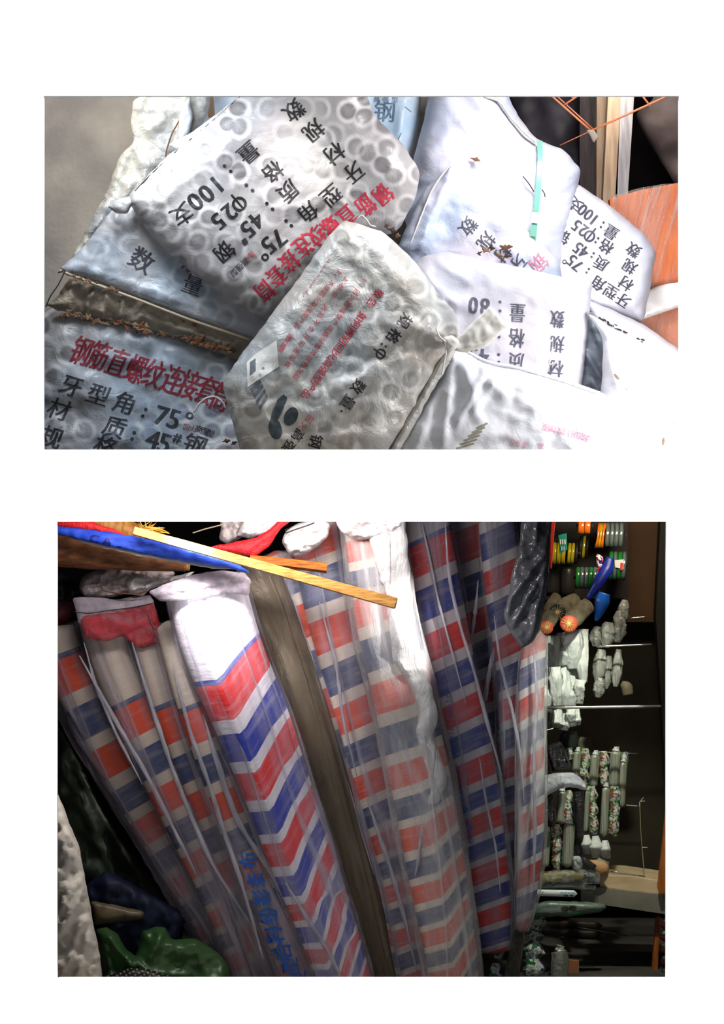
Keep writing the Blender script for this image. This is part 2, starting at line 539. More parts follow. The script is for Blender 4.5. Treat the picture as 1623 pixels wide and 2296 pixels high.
class Decal:
    """prints laid onto the surface of a finished mesh"""
    def __init__(s, surf, off=0.0012):
        V, F = SURF[surf.name]
        s.bvh = BVHTree.FromPolygons([tuple(v) for v in V], F); s.V = []; s.F = []; s.off = off; s.B = []

    def add(s, V2, F2):
        idx = {}; f0 = len(s.F); V2 = np.asarray(V2)
        for i, (x, y) in enumerate(V2):
            w = Vector(P(x, y, 0)); dr = (w - CAM).normalized()
            hit = s.bvh.ray_cast(CAM, dr)
            if hit[0] is None: continue
            idx[i] = len(s.V); s.V.append(tuple(hit[0] - dr * s.off))
        for f in F2:
            if all(i in idx for i in f):
                q = [idx[i] for i in f]
                if max((Vector(s.V[q[a]]) - Vector(s.V[q[a - 1]])).length for a in range(len(q))) < 0.05: s.F.append(q)
        if len(V2): s.B.append([V2[:, 0].min(), V2[:, 1].min(), V2[:, 0].max(), V2[:, 1].max(), f0, len(s.F)])

    def ch(s, c, pos, size, ang, wd=None, slant=0.0, bold=0):
        if c == 'Φ':
            s.ch('O', pos, size, ang, wd, slant, bold * .5); s.ch('|', pos, size * 1.05, ang, wd, slant, bold * .5); return
        V, F = glyph(c)
        if not len(V): return
        a = math.radians(ang); e = np.array([math.cos(a), math.sin(a)])
        b = math.radians(ang + slant); up = np.array([math.sin(b), -math.cos(b)])
        wd = wd or size
        for ox in ([0] if not bold else [-bold, 0, bold]):
            s.add(np.array(pos) + V[:, :1] * wd * e + V[:, 1:] * size * up + ox * e, F)

    def line(s, txt, p0, p1, size, ang=None, wd=None, slant=0.0, bold=0):
        n = len(txt)
        if ang is None: ang = math.degrees(math.atan2(p1[1] - p0[1], p1[0] - p0[0]))
        for i, c in enumerate(txt):
            t = i / max(1, n - 1)
            s.ch(c, (p0[0] + (p1[0] - p0[0]) * t, p0[1] + (p1[1] - p0[1]) * t), size, ang, wd, slant, bold)

    def poly(s, pts, step=5):
        ol = densify(pts, step)
        x0, y0 = ol.min(0); x1, y1 = ol.max(0)
        gx, gy = np.meshgrid(np.arange(x0 + 1, x1, step), np.arange(y0 + 1, y1, step)); gx = gx.ravel(); gy = gy.ravel()
        k = inside(gx, gy, ol); gx, gy = gx[k], gy[k]
        k = dist_edge(gx, gy, ol) > step * .4 if len(gx) else []
        pts2 = np.concatenate([ol, np.stack([gx[k], gy[k]], 1)]) if len(gx) else ol
        r = delaunay_2d_cdt([Vector(p) for p in pts2], [(i, (i + 1) % len(ol)) for i in range(len(ol))], [], 1, 1e-6)
        s.add([tuple(v) for v in r[0]], [list(f) for f in r[2]])

    def ellipse(s, c, rx, ry, ang=0):
        a = math.radians(ang)
        s.poly([(c[0] + rx * math.cos(t) * math.cos(a) - ry * math.sin(t) * math.sin(a), c[1] + rx * math.cos(t) * math.sin(a) + ry * math.sin(t) * math.cos(a)) for t in np.linspace(0, 2 * math.pi, 20)[:-1]], 4)

    def done(s, name, mat, parent):
        gr = [[b] for b in s.B if b[5] > b[4]]
        near = lambda p, q: p[0] - G < q[2] and q[0] - G < p[2] and p[1] - G < q[3] and q[1] - G < p[3]
        G = 16; ch_ = True
        while ch_:
            ch_ = False
            for i in range(len(gr)):
                for j in range(i + 1, len(gr)):
                    if any(near(p, q) for p in gr[i] for q in gr[j]):
                        gr[i] += gr.pop(j); ch_ = True; break
                if ch_: break
        o = None
        for g in gr:
            F = [f for b in g for f in s.F[b[4]:b[5]]]
            ids = sorted({i for f in F for i in f}); mp = {v: i for i, v in enumerate(ids)}
            if len(F) < 2: continue
            o = mk(name, [s.V[i] for i in ids], [[mp[i] for i in f] for f in F], mat, parent, smooth=False)
        return o


def resample(path, n):
    p = np.array(path, float)
    L = np.concatenate([[0], np.cumsum(np.hypot(np.diff(p[:, 0]), np.diff(p[:, 1])) + 1e-6)])
    t = np.linspace(0, L[-1], n)
    q = np.stack([np.interp(t, L, p[:, i]) for i in range(p.shape[1])], 1)
    k = max(1, n // 14)
    ker = np.ones(2 * k + 1) / (2 * k + 1)
    for i in range(p.shape[1]):
        if len(path) > 2:
            e = np.concatenate([2 * q[0, i] - q[k:0:-1, i], q[:, i], 2 * q[-1, i] - q[-2:-k - 2:-1, i]])
            q[:, i] = np.convolve(e, ker, 'valid')
    return q, t


def tube(name, path, mat, parent=None, n=60, m=28, ratio=0.8, expo=1.0, bumpf=None, uvf=None, ends=0.0, a0=0.0, org=None, smooth=True, cap=True):
    """path of (px, py, depth, half width px); closed tube with optional surface function bumpf(angle, t) -> radius factor"""
    q, t = resample(path, n)
    tx = np.gradient(q[:, 0]); ty = np.gradient(q[:, 1]); l = np.hypot(tx, ty); tx /= l; ty /= l
    nx, ny = -ty, tx              # screen-perpendicular, pointing left when going down
    nx, ny = -nx, -ny             # right-hand side
    A = np.linspace(0, 2 * math.pi, m, endpoint=False) + a0
    ca, sa = np.cos(A), np.sin(A)
    ca = np.sign(ca) * np.abs(ca) ** expo; sa = np.sign(sa) * np.abs(sa) ** expo
    rad = q[:, 3][:, None] * np.ones((1, m))
    if ends > 0:
        s = np.minimum(t, t[-1] - t); k = np.clip(s / ends, 0, 1)
        rad = rad * np.sqrt(np.clip(1 - (1 - k) ** 2, 0.02, 1))[:, None]
    TT = (t / t[-1])[:, None] * np.ones((1, m)); AA = A[None, :] * np.ones((n, 1))
    if bumpf is not None: rad = rad * bumpf(AA, TT, t[:, None])
    X = q[:, 0][:, None] + nx[:, None] * ca * rad
    Y = q[:, 1][:, None] + ny[:, None] * ca * rad
    Z = q[:, 2][:, None] - sa * rad * ratio * 0.001
    V = PN(X, Y, Z).reshape(-1, 3)
    F = []
    for i in range(n - 1):
        for j in range(m):
            k = (j + 1) % m
            F.append((i * m + j, i * m + k, (i + 1) * m + k, (i + 1) * m + j))
    if cap:
        F.append(tuple(range(m))[::-1]); F.append(tuple((n - 1) * m + j for j in range(m)))
    U = uvf(q, t, ca, rad) if uvf else np.stack([AA * q[:, 3][:, None] / 1000, t[:, None] / 1000 * np.ones((1, m))], -1)
    V0 = V[F[0][0]]
    nn = np.cross(V[F[0][1]] - V0, V[F[0][2]] - V0); cc = PN(q[0, 0], q[0, 1], q[0, 2])
    if np.dot(nn, V0 - cc) < 0: F = [f[::-1] for f in F]
    o = mk(name, V, F, mat, parent, U.reshape(-1, 2), smooth, org)
    SURF[o.name] = (V, F)
    return o


def boxpx(name, x0, y0, x1, y1, d0, d1, mat, parent=None, bev=0.0):
    V = [P(x, y, d) for d in (d0, d1) for (x, y) in ((x0, y0), (x1, y0), (x1, y1), (x0, y1))]
    # keep faces parallel to the axes: use front-face x,z for both depths
    a = V[0:4]; V = [(v[0], d0, v[2]) for v in a] + [(v[0], d1, v[2]) for v in a]
    F = [(0, 3, 2, 1), (4, 5, 6, 7), (0, 1, 5, 4), (1, 2, 6, 5), (2, 3, 7, 6), (3, 0, 4, 7)]
    o = mk(name, V, F, mat, parent, smooth=False)
    if bev:
        b = o.modifiers.new('bevel', 'BEVEL'); b.width = bev; b.segments = 2
    return o


def prism(name, pts, d0, d1, mat, parent=None, bev=0.001, g=0.0):
    """straight board with outline pts (px) and thickness d0..d1"""
    n = len(pts)
    fr = [P(x, y, d0 + g * (x - pts[0][0]) / 1000) for x, y in pts]
    V = fr + [(v[0], v[1] + d1 - d0, v[2]) for v in fr]
    F = [tuple(range(n)), tuple(range(n, 2 * n))[::-1]] + [((i + 1) % n, i, i + n, (i + 1) % n + n) for i in range(n)]
    nn = np.cross(np.array(V[1]) - V[0], np.array(V[2]) - V[1])
    if nn[1] > 0: F = [f[::-1] for f in F]
    o = mk(name, V, F, mat, parent, smooth=False)
    if bev:
        b = o.modifiers.new('bevel', 'BEVEL'); b.width = bev; b.segments = 2
    return o


def cord(name, pts, mat, parent=None, r=1.5, n=40, m=8):
    return tube(name, [(x, y, d, r) for x, y, d in pts], mat, parent, n=n, m=m, ratio=1.0)


def mid(x, y, d):
    return P(x, y, d)


# ------------------------------------------------------------------ the setting
M_wall = flat('white_wall', (250, 250, 250), 0.9, 0, 0.1)
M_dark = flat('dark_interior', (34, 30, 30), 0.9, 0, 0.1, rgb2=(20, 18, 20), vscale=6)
M_brown = flat('brown_panel', (112, 84, 58), 0.7, 0, 0.2, rgb2=(92, 68, 46), vscale=5, bs=0.2)
M_conc = flat('concrete', (176, 168, 156), 0.9, 0, 0.1, rgb2=(132, 126, 122), vscale=4, bs=0.7, bscale=60)
M_floor = flat('store_floor', (90, 86, 80), 0.9, 0, 0.1, rgb2=(70, 66, 62), vscale=8)


def front_wall():
    xs = [(-500, 98), (98, 1522), (1522, 2120)]
    # white wall slab with two openings, one closed mesh: strips around the holes
    holes = [(98, 215, 1522, 1008), (128, 1169.5, 1493, 2193.5)]
    T = 0.012
    X0, X1, Y0, Y1 = -300, 1923, -300, 2420
    X = sorted({X0, X1, 98, 1522, 128, 1493}); Y = sorted({Y0, Y1, 215, 1008, 1169.5, 2193.5})
    V = []; F = []; idx = {}

    def v(i, j, k):
        key = (i, j, k)
        if key not in idx:
            p = P(X[i], Y[j], 0); V.append((p[0], T * k - 0.0, p[2])); idx[key] = len(V) - 1
        return idx[key]
    solid = {}
    for i in range(len(X) - 1):
        for j in range(len(Y) - 1):
            cx = (X[i] + X[i + 1]) / 2; cy = (Y[j] + Y[j + 1]) / 2
            solid[i, j] = not any(h[0] < cx < h[2] and h[1] < cy < h[3] for h in holes)
    for (i, j), s in solid.items():
        if not s: continue
        F.append((v(i, j, 0), v(i, j + 1, 0), v(i + 1, j + 1, 0), v(i + 1, j, 0)))
        F.append((v(i, j, 1), v(i + 1, j, 1), v(i + 1, j + 1, 1), v(i, j + 1, 1)))
        for di, dj, a, b in ((-1, 0, (i, j), (i, j + 1)), (1, 0, (i + 1, j + 1), (i + 1, j)), (0, -1, (i + 1, j), (i, j)), (0, 1, (i, j + 1), (i + 1, j + 1))):
            if not solid.get((i + di, j + dj), False):
                F.append((v(*a, 0), v(*b, 0), v(*b, 1), v(*a, 1))[::-1])
    return struct(mk('wall_front', V, F, M_wall, smooth=False))


front_wall()
# rooms behind the wall
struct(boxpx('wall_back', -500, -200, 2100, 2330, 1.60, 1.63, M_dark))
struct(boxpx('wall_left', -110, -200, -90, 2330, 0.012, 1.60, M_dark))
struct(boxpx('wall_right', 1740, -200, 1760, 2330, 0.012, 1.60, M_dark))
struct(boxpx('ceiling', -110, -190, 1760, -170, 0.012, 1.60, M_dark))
struct(boxpx('floor_upper', -90, 1085, 1740, 1110, 0.012, 1.60, M_floor))
struct(boxpx('floor_lower', -90, 2300, 1740, 2325, 0.012, 1.60, M_floor))
struct(boxpx('wall_concrete', -90, -10, 1010, 1085, 0.98, 1.02, M_conc))

# ------------------------------------------------------------------ upper store: background at the right
M_post = flat('weathered_timber', (196, 170, 142), 0.8, 0, 0.2, rgb2=(165, 140, 118), vscale=12, bs=0.4, stretch=(6, 6, 0.6))
M_postg = flat('grey_timber', (190, 186, 188), 0.8, 0, 0.2, rgb2=(150, 146, 150), vscale=12, bs=0.4, stretch=(6, 6, 0.6))
M_postd = flat('dark_timber', (84, 76, 76), 0.8, 0, 0.2, rgb2=(56, 50, 52), vscale=12, bs=0.4, stretch=(6, 6, 0.6))
po = thing('timber_post', 'pale tan and grey timber post rising behind the orange board', 'post', P(1385, 1080, 1.0))
prism('tan_side', [(1368, 120), (1395, 120), (1376, 700), (1345, 1080), (1335, 1080), (1352, 430)], 1.0, 1.05, M_post, po)
prism('grey_side', [(1396, 120), (1428, 120), (1408, 430), (1396, 1080), (1348, 1080), (1372, 560)], 1.0, 1.06, M_postg, po)
tag(prism('timber_post', [(1300, 110), (1338, 110), (1330, 1080), (1298, 1080)], 1.18, 1.22, M_postd), 'dark narrow timber post standing behind the orange wire frame', 'post')
tag(prism('timber_post', [(1338, 110), (1362, 110), (1352, 1080), (1336, 1080)], 1.12, 1.16, M_post), 'thin brownish timber post squeezed between dark and pale posts', 'post')
M_tarpg = flat('grey_tarp', (120, 108, 104), 0.7, 0, 0.3, rgb2=(84, 72, 70), vscale=7)
tag(pillow('tarpaulin', [(1430, 130), (1640, 130), (1640, 560), (1520, 425), (1420, 260), (1470, 215)], 1.2, M_tarpg, T=0.05, edge=90, noise=(70, .02), g=(0, 0.1), step=14), 'grey brown tarpaulin hanging behind posts above orange board', 'tarpaulin')
tag(pillow('tarpaulin', [(1120, 130), (1330, 130), (1320, 440), (1190, 360), (1150, 260)], 1.35, flat('dark_tarp', (60, 56, 66), 0.6, 0, 0.4, rgb2=(34, 32, 38), vscale=6), T=0.04, edge=90, noise=(60, .02), step=14), 'dark grey tarpaulin behind the white sack and orange wires', 'tarpaulin')
M_owire = flat('orange_wire', (222, 134, 92), 0.5, 0, 0.4)
wf = thing('wire_grille', 'orange painted wire frame hanging in front of the posts', 'wire frame', P(1330, 300, 0.85))
for a, b, r in (((1225, 205, .86), (1325, 293, .86), 2.4), ((1325, 293, .86), (1520, 205, .86), 2.4), ((1237, 205, .88), (1330, 290, .87), 1.6), ((1265, 235, .87), (1310, 205, .87), 2.2),
                ((1440, 215, .86), (1458, 238, .86), 2.2), ((1272, 205, .87), (1286, 222, .87), 1.6), ((1255, 326, .9), (1325, 293, .87), 1.0)):
    cord('wire', [a, b], M_owire, wf, r, n=4, m=8)
pillow('cobweb_tuft', [(1316, 292), (1332, 290), (1342, 308), (1330, 320), (1322, 306)], 0.85, flat('pale_lint', (170, 156, 140), 0.9), wf, T=.006, edge=8, step=4)
M_oboard = flat('orange_board', (228, 120, 50), 0.35, 0, 0.5, rgb2=(206, 98, 40), vscale=9, stretch=(7, 1, 1.2))
ob = thing('orange_board', 'orange board wrapped in clear film leaning at the right edge', 'board', P(1480, 1000, 0.78))
prism('board', [(1366, 446), (1440, 425), (1530, 408), (1600, 398), (1600, 1078), (1440, 1078), (1400, 800)], 0.80, 0.83, M_oboard, ob)
M_wrapf = film('clear_wrap', (255, 240, 230), 0, 0.16, sx=40, sy=4, rough=0.1)
pillow('stretch_film', [(1366, 440), (1440, 420), (1600, 395), (1600, 1075), (1440, 1075), (1402, 800)], 0.785, M_wrapf, ob, T=0.004, edge=20, step=12, noise=(30, .003), rot=0.25)
pillow('white_band', [(1430, 662), (1480, 640), (1600, 615), (1600, 672), (1500, 695), (1425, 722)], 0.77, flat('white_film', (250, 246, 244), 0.3), ob, T=0.004, edge=20, step=8, noise=(30, .002))

# ------------------------------------------------------------------ sacks
W = dict(
    a=woven('sack_clear_grey', (182, 178, 176), (158, 154, 156), 1.0, 0.12, crink=0.35),
    b=woven('sack_cool_grey', (180, 186, 190), (186, 180, 172), 0.7, 0.22, 0.3, (150, 132, 110), 0.7),
    c=woven('sack_grey_sky_tint', (176, 190, 206), (184, 182, 184), 0.75, 0.18, 0.34, crink=0.5),  # bluish patches paint reflected sky into the cloth colour
    t=woven('sack_tan', (182, 170, 152), (150, 138, 120), 0.35, 0.55, 0.36, (96, 76, 54), 0.8),
    m=woven('sack_cream', (206, 200, 186), (184, 186, 190), 0.3, 0.2, 0.26, crink=1.0),
    l=woven('sack_blue_sky_tint', (186, 214, 236), (206, 220, 236), 0.2, 0.12, 0.4, crink=0.3),  # blue of the sky's reflection is put into this base colour
    w=woven('sack_white', (232, 232, 236), (222, 226, 236), 0.0, 0.2, 0.45, (170, 160, 152), 0.3),
    p=woven('sack_pinkish_white', (214, 208, 216), (200, 202, 216), 0.0, 0.16, 0.45, (160, 152, 150), 0.25),
    s=woven('sack_silver', (150, 160, 170), (112, 122, 130), 0.0, 0.2, 0.25, crink=0.4),
    f=woven('sack_lilac_blue', (196, 208, 232), (222, 216, 226), 0.15, 0.12, 0.4, crink=0.4),
)
INK = flat('black_print', (36, 34, 36), 0.45)
INKG = flat('grey_print', (84, 86, 96), 0.5)
RED = flat('red_print', (186, 48, 68), 0.45)
PINK = flat('pink_print', (232, 150, 180), 0.5)
THREAD = flat('dark_thread', (52, 46, 42), 0.8)
WTHREAD = flat('white_thread', (236, 232, 226), 0.7)
GRP = 'woven sacks heaped in the upper store'


def sack(label, poly, d, mat, **kw):
    cx = sum(p[0] for p in poly) / len(poly); by = max(p[1] for p in poly)
    t = thing('woven_sack', label, 'sack', P(cx, by, d), GRP)
    b = pillow('sack_body', poly, d, mat, t, **kw)
    return t, b


# S1 large sack, upper middle
s1, b1 = sack('big translucent sack of ring couplers, black text 100支, turned upside down', [(283, 447), (300, 425), (380, 345), (480, 262), (560, 190), (640, 120), (800, 150), (838, 258), (900, 320), (944, 385), (930, 450), (890, 520), (760, 560), (640, 700), (600, 728), (480, 650), (350, 545)],
              0.42, W['a'], T=0.07, edge=75, noise=(80, .006), fine=(26, .003), seed=3, rot=0.7,
              ridges=[(345, 470, 500, 320, .004, 12), (620, 470, 800, 330, .004, 20), (480, 560, 740, 440, .006, 22), (430, 600, 620, 650, .004, 16)])
k = Decal(b1)
A1 = 139
for c, p, s in (('数', (659, 248), 48), ('量', (557, 342), 48), ('支', (408, 481), 50), ('规', (703, 293), 48), ('格', (612, 385), 46), ('材', (749, 344), 48), ('质', (646, 429), 48), ('钢', (503, 564), 46),
                ('牙', (793, 387), 48), ('型', (742, 438), 48), ('角', (691, 476), 46)):
    k.ch(c, p, s, A1 + (6 if c in '支' else 0), bold=0.8)
for c, p, s in (('1', (487, 414), 58), ('0', (463, 435), 58), ('0', (438, 453), 58), ('Φ', (537, 458), 46), ('2', (515, 476), 54), ('5', (490, 497), 54), ('4', (576, 494), 54), ('5', (556, 515), 54), ('#', (550, 544), 22),
                ('7', (625, 535), 56), ('5', (603, 551), 56)):
    k.ch(c, p, s, A1, s * 0.95, bold=1.8)
k.ch('°', (585, 566), 60, A1, bold=1.0)
for p in ((503, 372), (517, 384), (552, 415), (566, 427), (598, 456), (611, 469), (641, 495), (653, 506)): k.ellipse(p, 4, 4)
k.line('高强型', (549, 587), (524, 611), 18, A1)
k.done('black_printing', INK, s1)
k = Decal(b1)
for c, p in zip('钢筋直螺纹连接套筒', ((859, 436), (820, 460), (778, 484), (742, 508), (710, 530), (679, 553), (649, 587), (620, 620), (593, 652))): k.ch(c, p, 52, A1, 40, bold=1.2)
k.line('回火', (564, 570), (556, 579), 14, A1)
k.done('red_printing', RED, s1)
cord('stitched_seam', [(282, 452, .405), (330, 398, .40), (400, 335, .40), (480, 268, .40), (540, 215, .40), (600, 165, .40)], THREAD, s1, 1.3, 60)
pillow('gathered_corner', [(240, 462), (262, 448), (292, 438), (300, 455), (285, 478), (262, 480)], .40, W['a'], s1, T=.012, edge=18, step=5, noise=(14, .004))
pillow('seam_flap', [(378, 325), (392, 314), (425, 300), (500, 245), (560, 195), (575, 215), (480, 292), (420, 330), (395, 338)], .41, W['m'], s1, T=.010, edge=14, step=5, noise=(20, .003))

# S2 front sack with red notice
s2, b2 = sack('front translucent sack with red notice lines and a torn paper label', [(772, 493), (800, 500), (860, 520), (905, 560), (935, 590), (980, 655), (1022, 700), (1035, 760), (1000, 800), (962, 862), (915, 950), (862, 1030), (840, 1075), (560, 1075), (535, 1000), (500, 868), (508, 840), (590, 730), (680, 610), (735, 530)],
              0.30, W['b'], T=0.075, edge=85, noise=(70, .008), fine=(24, .004), seed=8, rot=0.9,
              ridges=[(700, 590, 780, 520, .005, 12), (640, 930, 860, 890, .009, 16), (640, 985, 880, 960, .009, 14), (1010, 765, 760, 860, .012, 16), (1010, 765, 860, 720, .010, 14), (1000, 770, 880, 600, .006, 20), (840, 700, 700, 850, .004, 14), (690, 900, 860, 840, .007, 12)],
              gathers=[(1012, 768, .014, 4.5, 120)])
k = Decal(b2)
A2 = 126
k.line('规格', (908, 720), (883, 754), 33, A2, bold=.6); k.ch('Φ', (854, 794), 32, A2, bold=.8)
k.ellipse((856, 771), 2.6, 2.6); k.ellipse((865, 777), 2.6, 2.6)
k.line('数量', (803, 868), (780, 903), 33, A2, bold=.6); k.ellipse((766, 922), 2.5, 2.5)
k.line('高强', (668, 976), (648, 1001), 28, A2, bold=.6); k.ch('钢', (708, 990), 32, A2 - 20, bold=.5)
k.done('black_printing', INK, s2)
k = Decal(b2)
k.line('敬告', (848, 659), (833, 679), 22, A2, bold=.3)
k.line('如何辨别回火高强型产品', (810, 710), (686, 884), 22, A2, bold=.3)
k.line('1、回火高强型产品连接套筒颜色为蓝', (818, 628), (664, 845), 15, A2)
k.line('2、不是回火高强型产品', (761, 610), (666, 730), 14, A2)
k.line('上标识', (776, 627), (750, 660), 14, A2)
k.line('火后不会开裂无裂纹', (729, 691), (645, 818), 15, A2)
k.line('请放心使用', (651, 753), (630, 784), 14, A2)
k.line('标识在产品表面上', (736, 585), (680, 665), 5, 126, 12)
k.line('回火', (694, 940), (680, 957), 18, A2)
k.done('red_printing', RED, s2)
k = Decal(b2, .0010); k.poly([(620, 763), (625, 822), (588, 846), (555, 868), (553, 812), (573, 793)])
lb = k.done('paper_label', flat('label_paper', (246, 244, 238), 0.6), s2)
k = Decal(b2, .0016)
for j in range(4):
    a = np.array((562 + j * 0.2, 868 + 0)); k.poly([(560 + j * 6.5, 872 + j * 14), (565 + j * 6, 881 + j * 13), (586 + j * 5, 858 + j * 11), (583 + j * 5, 850 + j * 11)], 3)
k.line('标识牌', (576, 856), (590, 826), 7, -62)
k.poly([(560, 812), (573, 803), (573, 832), (560, 842)], 4)
k.done('label_printing', flat('label_grey_print', (96, 102, 112), 0.5), s2)
k = Decal(b2, .0014)
k.ellipse((652, 934), 15, 22, 25); k.ellipse((617, 962), 15, 24, -12); k.poly([(636, 884), (644, 892), (628, 930), (618, 952), (603, 950), (612, 922), (622, 896)], 4)
k.done('dark_stain', flat('dark_grey_print', (72, 82, 90), 0.5, rgb2=(44, 50, 56), vscale=40), s2)
pillow('rolled_hem', [(1010, 768), (1022, 790), (975, 868), (925, 960), (880, 1040), (862, 1075), (835, 1075), (880, 990), (940, 880), (972, 820)], .295, W['m'], s2, T=.022, edge=16, step=5, noise=(30, .004))
tie = pillow('tied_tail', [(1012, 770), (1040, 742), (1094, 689), (1102, 690), (1142, 731), (1128, 742), (1092, 778), (1048, 790), (1020, 788)], .24, flat('white_cloth', (240, 236, 228), 0.6, var=.1), s2, T=.008, edge=10, step=5, noise=(22, .004), gathers=[(1012, 775, .010, 4, 40)])
pillow('tied_knot', [(992, 758), (1012, 750), (1030, 765), (1022, 786), (1002, 788)], .225, flat('white_cloth', (240, 236, 228)), s2, T=.016, edge=12, step=4, noise=(8, .003))
cord('tie_cord', [(988, 715, .22), (978, 735, .215), (984, 755, .212), (1002, 768, .21), (1000, 790, .22), (990, 840, .24)], WTHREAD, s2, 2.0)
cord('loose_thread', [(800, 490, .235), (812, 482, .22), (822, 492, .218), (830, 505, .22), (842, 508, .23)], WTHREAD, s2, 1.2)

# S3 lower-left sack
s3, b3 = sack('sky-tinted sack bottom left with tall red title above 牙型角 75°', [(95, 705), (120, 688), (250, 700), (400, 735), (540, 790), (600, 850), (600, 1078), (40, 1078), (60, 900), (75, 780)],
              0.60, W['c'], T=0.075, edge=70, noise=(85, .010), fine=(26, .003), seed=14, rot=0.25,
              ridges=[(120, 760, 420, 850, .007, 22), (100, 950, 330, 1000, .008, 22), (100, 830, 300, 880, .004, 20)])
k = Decal(b3)
A3 = 17
for c, p in (('牙', (160, 865)), ('型', (221, 885)), ('角', (280, 903)), ('材', (133, 917)), ('质', (258, 957)), ('钢', (437, 997)), ('规', (115, 979)), ('格', (237, 1000))): k.ch(c, p, 52, A3, slant=6, bold=.8)
for c, p, s in (('7', (363, 931), 62), ('5', (390, 938), 62), ('4', (343, 985), 62), ('5', (369, 992), 62), ('#', (398, 980), 30)): k.ch(c, p, s, A3, bold=1.4)
k.ch('°', (421, 945), 60, A3, bold=1)
for p in ((327, 918), (320, 933), (301, 970), (296, 984)): k.ellipse(p, 4, 4)
k.line('高强型', (446, 962), (472, 971), 18, A3, bold=.3)
k.done('black_printing', flat('faded_black_print', (66, 68, 76), 0.5), s3)
k = Decal(b3)
for c, p in zip('钢筋直螺纹连接套筒', ((183, 786), (223, 797), (264, 813), (305, 827), (345, 838), (387, 851), (425, 862), (463, 874), (497, 890))): k.ch(c, p, 72, A3, 44, slant=8, bold=1.2)
k.line('回火', (418, 957), (432, 960), 15, A3)
k.done('red_printing', flat('dull_red_print', (150, 50, 66), 0.5), s3)
cord('loose_cord', [(434, 925, .505), (446, 905, .50), (462, 892, .495), (482, 888, .495), (500, 902, .50), (505, 915, .505)], WTHREAD, s3, 2.2)

# S4 the two folded sacks between
s4a, b4a = sack('dirty tan folded sack wedged above the red-titled sack', [(100, 685), (128, 668), (158, 618), (250, 645), (400, 690), (540, 740), (600, 770), (590, 800), (540, 812), (430, 770), (300, 732), (220, 715), (140, 700)],
                0.535, W['t'], T=0.035, edge=30, noise=(36, .010), fine=(14, .004), seed=21, rot=.3, step=6, rnd=1, jag=3,
                ridges=[(210, 640, 185, 720, .014, 7), (240, 650, 225, 720, .014, 8), (280, 660, 262, 735, .016, 8), (330, 680, 290, 730, .012, 8), (330, 675, 560, 770, .012, 8), (300, 700, 540, 790, .010, 7), (370, 700, 400, 760, .01, 8)])
s4b, b4b = sack('grey sack with faded 数量 lying just under the big sack', [(133, 603), (160, 580), (195, 545), (235, 490), (262, 458), (300, 455), (360, 540), (500, 660), (640, 720), (620, 768), (560, 760), (420, 712), (300, 665), (200, 628), (150, 618)],
                0.49, W['c'], T=0.03, edge=38, noise=(60, .006), seed=23, rot=.4, step=7,
                ridges=[(262, 470, 195, 590, .010, 9), (262, 470, 230, 610, .009, 9), (262, 470, 290, 600, .006, 12), (180, 600, 560, 730, .006, 8), (180, 612, 560, 748, .007, 5)])
k = Decal(b4b); k.ch('数', (318, 583), 56, 32, bold=.8); k.ch('量', (432, 640), 46, 20, bold=.6); k.done('faded_printing', flat('faded_black_print', (66, 68, 76)), s4b)
cord('loose_cord', [(130, 612, .47), (148, 604, .465), (130, 640, .47), (112, 665, .475), (103, 688, .48)], THREAD, s4b, 1.5)
cord('folded_edge', [(133, 606, .47), (200, 632, .468), (300, 668, .465), (420, 715, .465), (560, 762, .465)], flat('tan_hem', (190, 172, 146), 0.5), s4b, 3.2, 50)

# S5 crumpled plastic upper left
s5, b5 = sack('crumpled cream sack beside the bare concrete at upper left', [(298, 225), (330, 205), (380, 150), (470, 150), (470, 250), (420, 340), (330, 430), (300, 470), (230, 510), (180, 570), (150, 600), (195, 510), (240, 430), (268, 350), (300, 320), (293, 268)],
              0.66, W['m'], T=0.04, edge=40, noise=(60, .014), fine=(22, .002), seed=31, step=6, crease=.5,
              ridges=[(296, 322, 330, 420, .016, 6), (296, 322, 350, 400, .012, 8), (300, 240, 420, 250, .010, 12), (330, 300, 372, 262, .018, 14), (296, 322, 250, 430, .012, 8), (250, 440, 190, 560, .012, 8), (300, 400, 250, 500, .012, 8), (388, 330, 420, 215, .012, 7)])
cord('loose_cord', [(418, 225, .60), (405, 265, .60), (385, 300, .60), (372, 340, .60), (371, 365, .60)], flat('brown_twine', (120, 84, 60), 0.9), s5, 1.8)
pillow('folded_flap', [(398, 310), (402, 268), (410, 235), (425, 215), (432, 262), (425, 300), (412, 318)], .60, W['w'], s5, T=.01, edge=10, step=5, noise=(14, .003))
pillow('folded_flap', [(200, 545), (232, 470), (262, 450), (252, 490), (222, 545), (190, 570)], .62, W['s'], s5, T=.012, edge=10, step=5, noise=(12, .006))

s6, b6 = sack('pale blue sack glimpsed behind the big sack at upper left edge', [(405, 150), (640, 130), (640, 700), (620, 1078), (440, 1078), (420, 500), (420, 260)], 0.80, W['l'], T=0.05, edge=50, noise=(50, .008), seed=33, step=9,
              ridges=[(470, 215, 480, 260, .008, 5)])
tag(prism('wooden_lath', [(462, 190), (476, 190), (482, 262), (466, 262)], .735, .745, M_post), 'thin brown lath between pale blue sack and big sack', 'lath')
s7, b7 = sack('sky-tinted sack with 钢 printed, behind the big sack top', [(760, 130), (930, 130), (945, 215), (935, 300), (922, 370), (905, 470), (820, 420), (760, 260)], 0.72, W['l'], T=0.05, edge=45, noise=(60, .008), seed=35, step=8,
              ridges=[(905, 240, 890, 330, .006, 8)])
k = Decal(b7); k.ch('钢', (863, 250), 50, 5, bold=.5); k.line('高强型', (845, 222), (885, 224), 15, 3); k.line('丨', (915, 245), (915, 245), 20, -50); k.ch('丨', (895, 308), 24, 25)
k.done('grey_printing', flat('blue_grey_print', (96, 120, 146), 0.5), s7)

